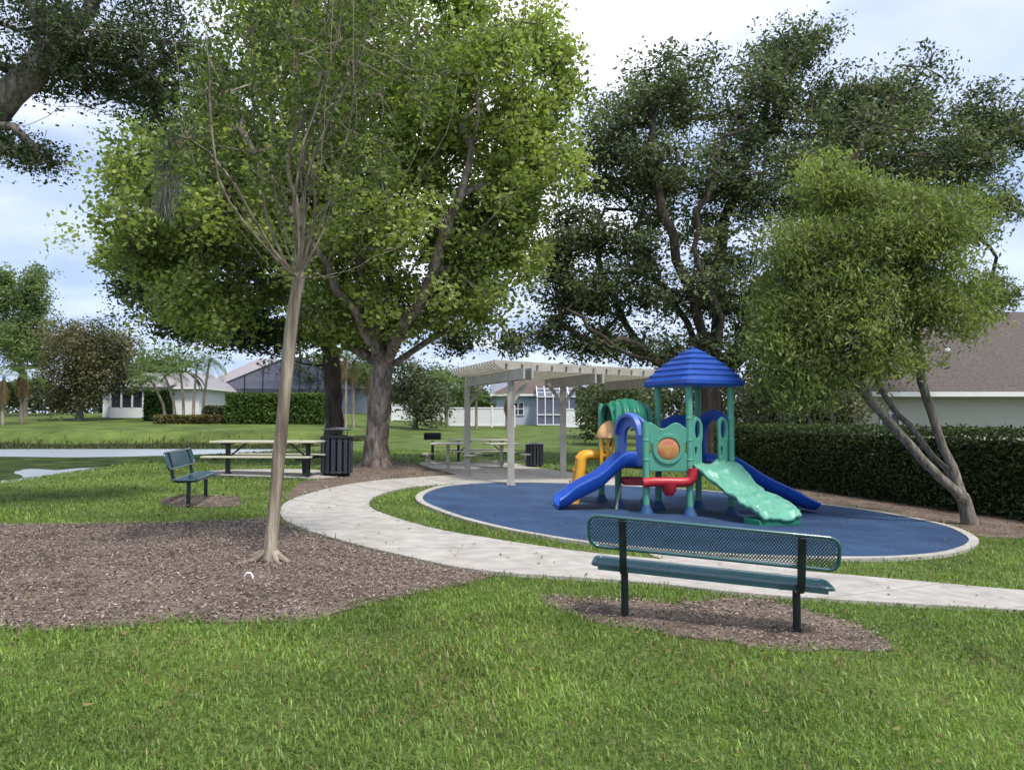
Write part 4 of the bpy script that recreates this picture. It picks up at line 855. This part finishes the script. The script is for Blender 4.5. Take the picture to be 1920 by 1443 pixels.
for q, dr in ((q2, e), (q3, e), (q1, e), (q3, -e)):
    m = MB(); m.beam((q.x+dr.x*.06, q.y+dr.y*.06, HT-.55), (q.x+dr.x*.55, q.y+dr.y*.55, HT-.02), .05, .09); m.build('brace', M['perg'], root)

# ------------------------------------------------------------------ benches
def mesh_panel(m, w_, h_, r_, f, pitch=.03, sw=.0065, th=.003):
    "expanded-metal lattice in a rounded rectangle, f maps (u,v,w) to a point"
    def ok(u, v):
        a = abs(u)-(w_/2-r_); b = abs(v)-(h_/2-r_)
        if a > 0 and b > 0: return a*a+b*b < r_*r_
        return abs(u) < w_/2 and abs(v) < h_/2
    for sgn in (-1, 1):
        s = -w_/2-h_
        while s < w_/2+h_:
            run = None; k = 24; pts = [(s+sgn*(h_*(j/k-.5))*.8, h_*(j/k-.5)) for j in range(k+1)]
            seg = [p for p in pts if ok(*p)]
            if len(seg) > 2:
                a, b = seg[0], seg[-1]; du, dv = b[0]-a[0], b[1]-a[1]; l_ = math.hypot(du, dv); nu, nv = -dv/l_*sw/2, du/l_*sw/2
                steps = 4; vs = []
                for q in range(steps+1):
                    t = q/steps; u, v = a[0]+du*t, a[1]+dv*t
                    vs += [f(u+nu, v+nv, th), f(u-nu, v-nv, th), f(u-nu, v-nv, -th), f(u+nu, v+nv, -th)]
                fs = []
                for q in range(steps):
                    for j in range(4): fs.append((q*4+j, q*4+(j+1) % 4, q*4+4+(j+1) % 4, q*4+4+j))
                m.add(vs, fs)
            s += pitch
def bench(loc_, rz, slope, label, zoff=(0, 0), pitch=.03):
    root = empty('park_bench', loc_, rz, label=label, cat='bench', group='green metal park benches')
    W_ = 1.83; sl = lambda u: -slope*u
    SH = .43; bh = .245; bz = .70; by = -.20
    def fb(u, v, w): # back: leans away from the sitter (the sitter looks to +Y)
        bow = .0; return Vector((u, by-.12*((v+bh/2)/bh)*.6+w+bow, bz+v+sl(u)))
    def fs(u, v, w): # seat
        y = .02+v; return Vector((u, y, SH+w+sl(u)+.025*math.sin((v+.15)/.3*math.pi)*-.4))
    m = MB(); mesh_panel(m, W_-.03, bh-.02, .065, fb, pitch); m.build('backrest', M['bgreen'], root)
    rr = rrect(0, 0, W_/2, bh/2, .075, 6); pts = [fb(u, v, 0) for u, v in rr]; pts += pts[:2]
    MB().tube(pts, .0155, 10, False).build('back_rim', M['rail'], root, smooth=True)
    m = MB(); mesh_panel(m, W_-.07, .30, .04, fs, pitch); m.build('seat', M['bgreen'], root)
    rr = rrect(0, 0, W_/2-.02, .155, .05, 5); pts = [fs(u, v, -.004) for u, v in rr]; pts += pts[:2]
    m = MB(); m.tube(pts, .017, 10, False)
    for sgn, u0 in ((-1, 0), (1, 0)): # folded edge
        y = .02+sgn*.165; m.beam((-W_/2+.06, y, SH-.022+sl(-W_/2+.06)), (W_/2-.06, y, SH-.022+sl(W_/2-.06)), .012, .04)
    m.build('seat_rim', M['bgreen'], root, smooth=True)
    for i, u in enumerate((-.655, .655)):
        zg = zoff[i]; m = MB(); m.tube([(u, 0.03, zg-.05), (u, .03, SH-.04+sl(u))], .030, 12); m.build('leg', M['bframe'], root, smooth=True)
        m = MB(); s_ = sl(u)
        pp = [(u, .15, SH-.035+s_), (u, 0.0, SH-.04+s_), (u, -.10, SH-.045+s_), (u, -.165, SH-.02+s_), (u, -.20, SH+.05+s_), (u, -.215, SH+.15+s_), (u, -.24, SH+.28+s_), (u, -.27, bz+.11+s_)]
        pp = catmull(pp, 3, False); secs = []
        for q, p in enumerate(pp):
            p = Vector(p); t = (Vector(pp[min(q+1, len(pp)-1)])-Vector(pp[max(q-1, 0)])).normalized(); n_ = Vector((1, 0, 0)).cross(t)
            secs.append([p+Vector((a*.028, 0, 0))+n_*b*.022 for a, b in ((-1, -1), (1, -1), (1, 1), (-1, 1))])
        m.loft(secs); m.build('support_arm', M['bframe'], root, bevel=.006)
    return root
l1 = G(1172, 1162); l2 = G(1495, 1192); mid_ = (l1+l2)/2; az = math.atan2(l2.y-l1.y, l2.x-l1.x); slp = -(l2.z-l1.z)/(l2-l1).length
slp = .072; zc = mid_.z
bench((mid_.x, mid_.y, zc), az, slp, 'dark green perforated bench seen from behind, nearest the camera by the path', (l1.z-zc, l2.z-zc), .024)
l1 = G(349, 951); dr = Vector((-.19, .98, 0)).normalized(); mid_ = l1+dr*.655
az = math.atan2(dr.y, dr.x); mz = float(H(mid_.x, mid_.y))
bench((mid_.x, mid_.y, mz), az+math.pi, 0.0, 'smaller-looking green bench seen from its side on the left lawn near the pond', (0, 0), .03)

# ------------------------------------------------------------------ bins and tables
def litter_bin(p, w_, h_, label, ring=False):
    root = empty('litter_bin', p, label=label, cat='litter bin', group='dark slatted litter bins'); n = 16; r_ = w_/2
    MB().lathe((0, 0, .04), [(r_*.80, 0), (r_*.84, h_*.88)], 20).build('liner', M['darkin'], root, smooth=True)
    m = MB()
    for i in range(n):
        a = 2*math.pi*i/n; mm = Matrix.Rotation(a, 3, 'Z'); m.box(mm@Vector((r_*.93, 0, h_*.5+.03)), (.012, 2*math.pi*r_/n*.62, h_*.88), M=mm)
    m.build('slats', M['slat'], root)
    for z in (h_*.12, h_*.88):
        MB().tube([(r_*.9*math.cos(a), r_*.9*math.sin(a), z) for a in np.linspace(0, 2*math.pi, 25)], .015, 8, False).build('band', M['black'], root, smooth=True)
    MB().lathe((0, 0, h_*.94), [(r_*1.0, 0), (r_*1.02, .03), (r_*.8, .07), (r_*.45, .08), (r_*.45, .02)], 24).build('lid', M['black'], root, smooth=True)
    MB().lathe((0, 0, -.05), [(.05, 0), (.05, .12), (r_*.6, .13), (r_*.6, .15)], 12).build('base', M['black'], root)
    if ring:
        m = MB()
        m.lathe((0, 0, h_+.13), [(r_*.86, 0), (r_*.88, .015), (r_*.3, .06), (.02, .07)], 24); o = m.build('rain_bonnet', M['slat'], root, smooth=True)
        for i in range(4): a = math.pi/4+i*math.pi/2; MB().tube([(r_*.75*math.cos(a), r_*.75*math.sin(a), h_), (r_*.75*math.cos(a), r_*.75*math.sin(a), h_+.135)], .01, 6).build('bonnet_bracket', M['black'], root)
    return root
g = G(631, 893); litter_bin(g, 62*g.y/F, 76*g.y/F, 'nearer dark slatted litter bin beside the thick tree trunks', True)
g = G(1002, 876); litter_bin(g, 35*g.y/F, 44*g.y/F, 'farther dark slatted litter bin at the back edge of the patio')
def picnic_table(p, rz, Ln, label, top=.76, group='picnic tables'):
    root = empty('picnic_table', p, rz, label=label, cat='picnic table', group=group)
    MB().box((0, 0, top), (Ln, .74, .045)).build('tabletop', M['tan'], root, bevel=.01)
    for s in (-1, 1): MB().box((0, s*.66, .44), (Ln, .26, .04)).build('seat', M['tan'], root, bevel=.01)
    for s in (-1, 1):
        x = s*(Ln/2-.28); m = MB(); m.box((x, 0, top/2-.03), (.08, .10, top-.02)); m.box((x, 0, .40), (.06, 1.5, .05)); m.box((x, 0, .03), (.12, .2, .05)); m.box((x, 0, top-.045), (.06, .68, .04))
        m.build('leg', M['black'], root)
        m = MB(); m.beam((x-s*.04, 0, .42), (x-s*.42, 0, top-.04), .035, .035); m.build('brace', M['black'], root)
    return root
g1 = G(430, 889); picnic_table((P(502, 880, 17.6).x, 17.6, float(H(P(502, 880, 17.6).x, 17.6))+.03), R(-4), 2.42, 'long tan picnic table on a thin slab left of the nearer litter bin')
g = G(573, 893); m = MB(); root = empty('ash_bin', g, label='small dark tapered bin below the right end of the long picnic table', cat='bin')
m.lathe((0, 0, .02), [(.07, 0), (.105, .34), (.115, .35), (.115, .38), (.08, .385)], 16); m.build('body', M['slat'], root, smooth=True); MB().lathe((0, 0, .405), [(.03, 0), (.03, .04)], 8).build('lid_knob', M['black'], root)
def stool_table(px, py, label, sq=.5):
    g = G(px, py, .02); root = empty('stool_table', g, R(rng.uniform(0, 40)), label=label, cat='table', group='small pedestal tables with stools on the patio')
    MB().box((0, 0, .76), (sq*1.9, sq*1.9, .05)).build('tabletop', M['tan'], root, bevel=.02); MB().tube([(0, 0, 0), (0, 0, .75)], .05, 10).build('pedestal', M['tan'], root, smooth=True)
    for i in range(4):
        a = i*math.pi/2+math.pi/4; x, y = .82*math.cos(a), .82*math.sin(a)
        MB().tube([(0, 0, .22), (x*.6, y*.6, .22), (x, y, .28), (x, y, .43)], .025, 8).build('seat_arm', M['tan'], root, smooth=True)
        MB().lathe((x, y, .43), [(.16, 0), (.17, .02), (.15, .045)], 16).build('stool_seat', M['tan' if i % 2 else 'black'], root, smooth=True)
stool_table(840, 884, 'leftmost pedestal table with stools on the patio')
stool_table(940, 880, 'pedestal table with stools just left of the front pergola post')
g = G(898, 874); picnic_table(g+Vector((0, 1.0, .02)), R(8), 2.0, 'picnic table behind the two left pergola posts', .78)
g = G(811, 872); root = empty('barbecue_grill', g, label='black pedestal barbecue grill at the left end of the patio', cat='grill')
MB().tube([(0, 0, 0), (0, 0, .75)], .045, 8).build('post', M['black'], root); m = MB(); m.box((0, 0, .80), (.5, .36, .03)); m.box((-.24, 0, .9), (.02, .36, .2)); m.box((.24, 0, .9), (.02, .36, .2)); m.box((0, .17, .9), (.5, .02, .2)); m.build('firebox', M['black'], root)
m = MB()
for i in range(9): m.tube([(-.23, -.16+.04*i, .93), (.23, -.16+.04*i, .93)], .006, 5)
m.build('grate', M['slat'], root)
# little white hoop in the mulch
g = G(466, 1090); m = MB(); m.tube([(-.035, 0, -.03), (-.035, 0, .05), (-.02, 0, .075), (.02, 0, .075), (.035, 0, .05), (.035, 0, -.03)], .009, 8)
o = m.build('pipe_hoop', M['white'], smooth=True, label='tiny white hoop poking out of the mulch by the slender tree', cat='pipe'); o.location = g

# ------------------------------------------------------------------ play set
Bp = Vector((3.09, 13.5, 0)); ar = R(25); ur = Vector((math.cos(ar), math.sin(ar), 0)); ul = Vector((-math.sin(ar), math.cos(ar), 0)); sq = .92
Rp = Bp+ur*sq; Lp = Bp+ul*sq; Kp = Rp+ul*sq; Ap = Vector((2.33, 13.5, 0)); Mp = Vector((1.94, 14.2, 0)); Np = Vector((1.74, 15.1, 0)); Op = Vector((2.62, 15.2, 0))
play = empty('play_set', (2.9, 14.2, float(H(2.9, 14.2))+.03), label='colourful plastic play set with blue roof, slides and green climbing ramp on the blue surface', cat='play set')
PO = Vector(play.location)
def pl(v): return Vector(v)-PO
DK = .74     # deck level (world z)
EA = 2.13
def hz(v): return float(H(v.x, v.y))+.02
posts = {'B': (Bp, EA+.05), 'R': (Rp, EA+.05), 'L': (Lp, EA+.05), 'K': (Kp, EA+.05), 'A': (Ap, 1.50), 'M': (Mp, 1.50), 'N': (Np, 1.80), 'O': (Op, 1.80)}
for k_, (v, top) in posts.items():
    z0 = hz(v); a = pl((v.x, v.y, z0)); b = pl((v.x, v.y, top)); pm = MB().tube([a, b], .060, 14).build('post', M['pgm'], play, smooth=True)
    MB().lathe(a, [(.125, 0), (.12, .03), (.07, .13), (.062, .16)], 16).build('post_boot', M['boot'], pm, smooth=True)
    for zc_ in ((DK+.08, DK+.42) if top < 2 else (DK+.08, DK+.42, DK+.80)):
        MB().lathe(pl((v.x, v.y, zc_)), [(.062, 0), (.066, .006), (.066, .034), (.062, .04)], 14).build('clamp', M['pgm'], pm, smooth=True)
def deck(pts):
    m = MB(); m.loft([[pl((p.x, p.y, z)) for p in pts] for z in (DK-.07, DK)]); m.build('deck', M['pdeck'], play)
deck([Bp, Rp, Kp, Lp]); deck([Ap, Bp+Vector((-.003, .01, 0)), Lp+Vector((-.004, 0, 0)), Mp]); deck([Mp+Vector((0, .006, 0)), Lp+Vector((0, .006, 0)), Op, Np])
# tower roof
cen = (Bp+Kp)/2; m = MB(); secs = []; hw0 = .665; zt = 2.86; ze = 2.13
def rsq(hw, z, pwr=12):
    o = []
    for j in range(48):
        a = 2*math.pi*j/48; c_, s_ = math.cos(a), math.sin(a); rr = hw/((abs(c_)**pwr+abs(s_)**pwr)**(1/pwr)); v = ur*(c_*rr)+ul*(s_*rr); o.append(pl((cen.x+v.x, cen.y+v.y, z)))
    return o
secs.append(rsq(hw0-.10, ze-.005)); secs.append(rsq(hw0-.01, ze)); secs.append(rsq(hw0+.015, ze+.04))
nc = 6; zs = [ze+.07+(zt-ze-.10)*i/nc for i in range(nc+1)]
def prof_w(z): t = (z-ze)/(zt-ze); return (hw0+.01)*(1-t**1.45)+.02
for i in range(nc):
    a, b = zs[i], zs[i+1]; secs.append(rsq(prof_w(a)+.002, a)); secs.append(rsq(prof_w(a)+.004, a+.03)); secs.append(rsq(prof_w((a+b)/2)+.006, (a+b)/2)); secs.append(rsq(prof_w(b)+.001, b-.004, 10))
secs.append(rsq(.07, zt-.02, 4)); secs.append(rsq(.012, zt, 2)); m.loft(secs); rf = m.build('roof', M['pbroof'], play, smooth=True)
# bubble-window panel
M0 = Matrix.Translation(pl((0, 0, 0)))
def fr(p, q, z): return Matrix.Translation(-PO)@frame((p.x, p.y, z), (q.x, q.y, z))
w_ = (Bp-Ap).length; zb = .64
topw = [(x, .80+.055*math.sin(x/w_*3.2*math.pi+.9)-.02*x) for x in np.linspace(w_-.05, .05, 22)]
outer = [(.05, .0), (w_-.05, .0)]+[(w_-.05, .30), (w_-.10, .33), (w_-.10, .47), (w_-.05, .50)]+topw+[(.05, .50), (.10, .47), (.10, .33), (.05, .30)]
Mf = fr(Ap, Bp, zb)
wp = panel('window_panel', outer, [circ(w_/2, .39, .235, .235)], .07, M['pg'], play, Mf, .012)
def ringz(name, cx, cz, r0, r1, th, mt, par, Mx, yo=0):
    return panel(name, circ(cx, cz, r1, r1, 32), [circ(cx, cz, r0, r0, 32)], th, mt, par, Mx@Matrix.Translation((0, yo, 0)), .006)
ringz('window_ring', w_/2, .39, .20, .265, .03, M['pg'], wp, Mf, -.05)
m = MB(); secs = []
for r_, yy in ((.235, 0), (.225, -.035), (.19, -.075), (.13, -.105), (.06, -.118), (.01, -.12)):
    secs.append([Mf@Vector((w_/2+r_*math.cos(a), yy*.6, .39+r_*math.sin(a))) for a in np.linspace(0, 2*math.pi, 28, endpoint=False)])
m.loft(secs); m.build('bubble_window', M['bubble'], wp, smooth=True)
def arch_panel(name, p, q, z, w_in, mt, hgt=.86, peak=.12, holes=None):
    Wd = (Vector(q)-Vector(p)).length; Mx = fr(p, q, z); n = 17
    tp_ = [(Wd-.04-(Wd-.08)*i/(n-1), hgt+peak*math.sin(math.pi*i/(n-1))) for i in range(n)]
    door = [(Wd/2-w_in/2, .06)]+[(Wd/2-w_in/2, hgt-.28)]+[(Wd/2+w_in/2*math.cos(math.pi-math.pi*i/10), hgt-.28+w_in*.5*math.sin(math.pi*i/10)) for i in range(1, 10)]+[(Wd/2+w_in/2, hgt-.28), (Wd/2+w_in/2, .06)]
    return panel(name, [(.04, 0), (Wd-.04, 0)]+tp_, [door]+(holes or []), .08, mt, play, Mx, .014), Mx, Wd
ap, Mx, Wd = arch_panel('slide_hood', Mp, Ap, DK-.02, .34, M['pbl'], .80, .13)
# hood lip that sticks out over the slide mouth
m = MB(); secs = []
for yy, sc_ in ((-.05, 1), (-.13, .93)):
    secs.append([Mx@Vector((Wd/2+(Wd/2-.02)*sc_*math.cos(a), yy, .55+(.40*sc_)*math.sin(a))) for a in np.linspace(0, math.pi, 15)]+[Mx@Vector((Wd/2+(Wd/2-.07)*sc_*math.cos(a), yy, .55+(.34*sc_)*math.sin(a))) for a in np.linspace(math.pi, 0, 15)])
m.loft(secs); m.build('hood_lip', M['pbl'], ap, smooth=True)
# right side hood and back arch, blue
ap2, Mx2, Wd2 = arch_panel('slide_hood', Rp, Kp, DK-.02, .5, M['pb'], .84, .16)
ap3, Mx3, Wd3 = arch_panel('arch_panel', Lp, Kp, DK-.02, .42, M['pb'], .78, .12)
# loop-handle panels each side of the climbing ramp
def loop_panel(p, dr, name='loop_panel'):
    Wd_ = .20; Mx = fr(p, p+dr, DK-.12)
    outl = [(.0, 0), (Wd_, 0), (Wd_, .50), (Wd_+.02, .60), (Wd_+.02, .82), (Wd_-.03, .93), (Wd_/2, .97), (.03, .93), (-.0, .85)]
    panel(name, outl, [circ(Wd_/2+.01, .74, .055, .16, 20), [(.05, .30), (.09, .30), (.09, .44), (.05, .44)]], .06, M['pg'], play, Mx, .01)
loop_panel(Bp+ur*.05, ur); loop_panel(Rp-ur*.30, ur)
# slides
def slide(p0, dr, Ln, z0, z1, wd, mt, name, wave=.05, wh0=.17):
    m = MB(); secs = []; n = 30; sdv = Vector((-dr.y, dr.x, 0)); hw = wd/2
    for i in range(n+1):
        t = i/n; s = t*Ln
        zz = z0+(z1-z0)*(3*t*t-2*t**3)*.55+(z1-z0)*.45*t+wave*math.sin(t*math.pi*3.2)*(1-t)*.9
        if t > .86: zz = max(zz, z1)+.0
        c = Vector((p0.x+dr.x*s, p0.y+dr.y*s, zz)); c = pl(c); wh = wh0-.07*max(0, (t-.8)/.2); fl = 1+.12*max(0, (t-.85)/.15)
        prof = [(-hw-.035, wh-.03), (-hw-.02, wh), (-hw+.02, wh), (-hw+.05, .06), (-hw+.12, .01), (0, 0), (hw-.12, .01), (hw-.05, .06), (hw-.02, wh), (hw+.02, wh), (hw+.035, wh-.03), (hw-.0, .03), (hw-.10, -.055), (0, -.065), (-hw+.10, -.055), (-hw, .03)]
        secs.append([c+sdv*(a*fl)+Vector((0, 0, b)) for a, b in prof])
    m.loft(secs); return m.build(name, mt, play, smooth=True)
md = (Mp+Ap)/2; od = Vector((-.995, -.10, 0)).normalized(); zg = float(H(1.1, 13.7))+.10
slide(md+Vector((.0, -.03, 0)), od, 1.36, DK+.02, zg, .64, M['pb'], 'slide', .075, wh0=.21)
md2 = (Rp+Kp)/2; od2 = Vector((.93, .30, 0)).normalized(); zg2 = float(H(5.6, 15))+.12
slide(md2-od2*.05, od2, 2.15, DK, zg2, .5, M['pb'], 'slide', .05)
MB().tube([pl((md2.x+od2.x*1.85, md2.y+od2.y*1.85, zg2-.16)), pl((md2.x+od2.x*1.85, md2.y+od2.y*1.85, zg2))], .04, 10).build('slide_foot', M['pgm'], play)
# climbing ramp
cd = Vector((.60, -.80, 0)).normalized(); q0 = Bp+ur*.04; q1 = Rp-ur*.0; wv = (q1-q0); 
nU, nV = 46, 30; vs = []
for i in range(nU+1):
    t = i/nU
    for j in range(nV+1):
        s = j/nV; p = q0.lerp(q1, s)+cd*(t*1.42)
        zz = DK+.02+(float(H(4.3, 12.8))+.13-DK)*(t**.92)+.035*math.sin(t*9.5)
        wig = .045*math.sin(t*10)*(1 if s > .5 else -1)*(abs(s-.5)*2)
        lump = .085*max(0, float(nois(t*5+2, s*4, 1.6, 31)))**.7+.05*max(0, float(nois(t*9, s*8, 1.4, 17)))**.7+.08*math.exp(-((s-.45)**2/.03+(t-.80)**2/.003))-.05*math.exp(-((s-.5)**2/.04+(t-.88)**2/.002))
        edge = .03*(1 if (s < .06 or s > .94) else 0)
        if t > .97: zz -= .03
        q = pl((p.x+wv.normalized().x*wig, p.y+wv.normalized().y*wig, zz+lump+edge)); vs.append(tuple(q))
fs = [(i*(nV+1)+j, i*(nV+1)+j+1, (i+1)*(nV+1)+j+1, (i+1)*(nV+1)+j) for i in range(nU) for j in range(nV)]
mb = MB(); mb.add(vs, fs); o = mb.build('climbing_ramp', M['pgl'], play, smooth=True)
sm = o.modifiers.new('thick', 'SOLIDIFY'); sm.thickness = .06; sm.offset = -1
# end block under the ramp
e0 = q0+cd*1.37; e1 = q1+cd*1.37; zf = float(H(4.4, 12.8)); mb = MB()
mb.loft([[pl((p.x, p.y, z)) for z in (zf+.02, zf+.13)]+[pl((p.x-cd.x*.3, p.y-cd.y*.3, z)) for z in (zf+.16, zf+.02)] for p in (e0, e1)]); mb.build('ramp_foot', M['pg_dark'], play, bevel=.01)
# red counter below the window panel
yc = 13.42; m = MB()
def rbar(pts, r_): m.tube([pl(p) for p in pts], r_, 14)
m.tube([pl(p) for p in catmull([(2.27, yc, .44), (2.40, yc, .46), (2.75, yc, .46), (2.98, yc, .46), (3.09, yc, .50), (3.13, yc, .62), (3.13, yc, .70)], 4, False)], .085, 14)
m.build('counter', M['pr'], play, smooth=True)
MB().lathe(pl((2.72, yc+.03, .22)), [(.06, 0), (.12, .08), (.14, .2)], 14).build('counter_bowl', M['pr'], play, smooth=True)
m = MB(); m.loft([[pl((x, y, z)) for x, y in ((1.98, 13.95), (2.36, 13.85), (2.36, 14.2), (2.0, 14.25))] for z in (.36, .50)]); m.build('red_step', M['pr'], play, bevel=.03)
MB().tube([pl((1.86, 13.9, hz(Mp))), pl((1.9, 13.95, .12)), pl((1.98, 14.0, .36))], .022, 8).build('step_leg', M['perg'], play, smooth=True)
# green barrel roof over the rear deck
m = MB(); secs = []; ax = (Op-Np); axn = ax.normalized(); pn_ = Vector((-axn.y, axn.x, 0))
nn_ = 40
for i in range(nn_+1):
    t = i/nn_; rr = .5*(1+.045*math.cos(t*2*math.pi*6)); p = Mp.lerp(Lp, 0)+Vector((0, 0, 0)); c0_ = Np+pn_*(-.45)
    c = c0_+ax*(t*.86-.02); arch = .10*math.sin(math.pi*t)
    secs.append([pl((c.x+pn_.x*rr*math.cos(a), c.y+pn_.y*rr*math.cos(a), 1.47+arch+rr*.72*math.sin(a))) for a in np.linspace(0, math.pi, 18)]+[pl((c.x+pn_.x*(rr-.05)*math.cos(a), c.y+pn_.y*(rr-.05)*math.cos(a), 1.47+arch+(rr-.05)*.72*math.sin(a))) for a in np.linspace(math.pi, 0, 18)])
m.loft(secs); m.build('barrel_roof', M['pg_dark'], play, smooth=True)
for p in (Np, Mp):
    MB().box(pl((p.x, p.y, 1.62)), (.07, .07, .45)).build('roof_bracket', M['pg'], play, bevel=.01)
# yellow panel with a dome on the left side
Ya = Vector((1.63, 14.42, 0)); Yb = Vector((2.04, 14.40, 0)); Wn = (Yb-Ya).length; My = fr(Ya, Yb, DK-.12)
bars = []
for cx_ in np.linspace(.095, Wn-.095, 3):
    for cz_ in (.16, .34, .50): bars.append(rrect(cx_, cz_, .028, .065, .012, 2))
yp = panel('lattice_panel', [(.0, 0), (Wn, 0), (Wn, .58), (Wn-.03, .62), (.03, .62), (.0, .58)], bars, .07, M['py'], play, My, .01)
m = MB(); cpt = (Ya+Yb)/2+Vector((.02, .12, 0)); m.lathe(pl((cpt.x, cpt.y, 1.20)), [(.23, -.02), (.27, .0), (.27, .06), (.24, .14), (.18, .23), (.10, .30), (.03, .32)], 20); m.build('dome', M['pyf'], play, smooth=True)
# yellow climbing arch stepping down to the left
m = MB()
for off in (-.0, .42):
    p = Np+Vector((.02, -.45+off, 0)); gz = float(H(1.2, 14.6))+.02
    m.tube([pl(q) for q in catmull([(p.x-.0, p.y, .86), (p.x-.25, p.y-.02, .87), (p.x-.42, p.y-.04, .82), (p.x-.47, p.y-.06, .6), (p.x-.52, p.y-.08, .3), (p.x-.60, p.y-.1, gz)], 4, False)], .09, 12)
arc = m.build('ladder_rail', M['py'], play, smooth=True)
for i, z in enumerate((.80, .58, .34, .14)):
    p = Np+Vector((-.42-.06*i, -.5, 0)); MB().box(pl((p.x, p.y+.25, z)), (.20, .40, .06)).build('ladder_step', M['pyf' if i > 2 else 'py'], play, bevel=.015)
print('objects', len(bpy.data.objects))
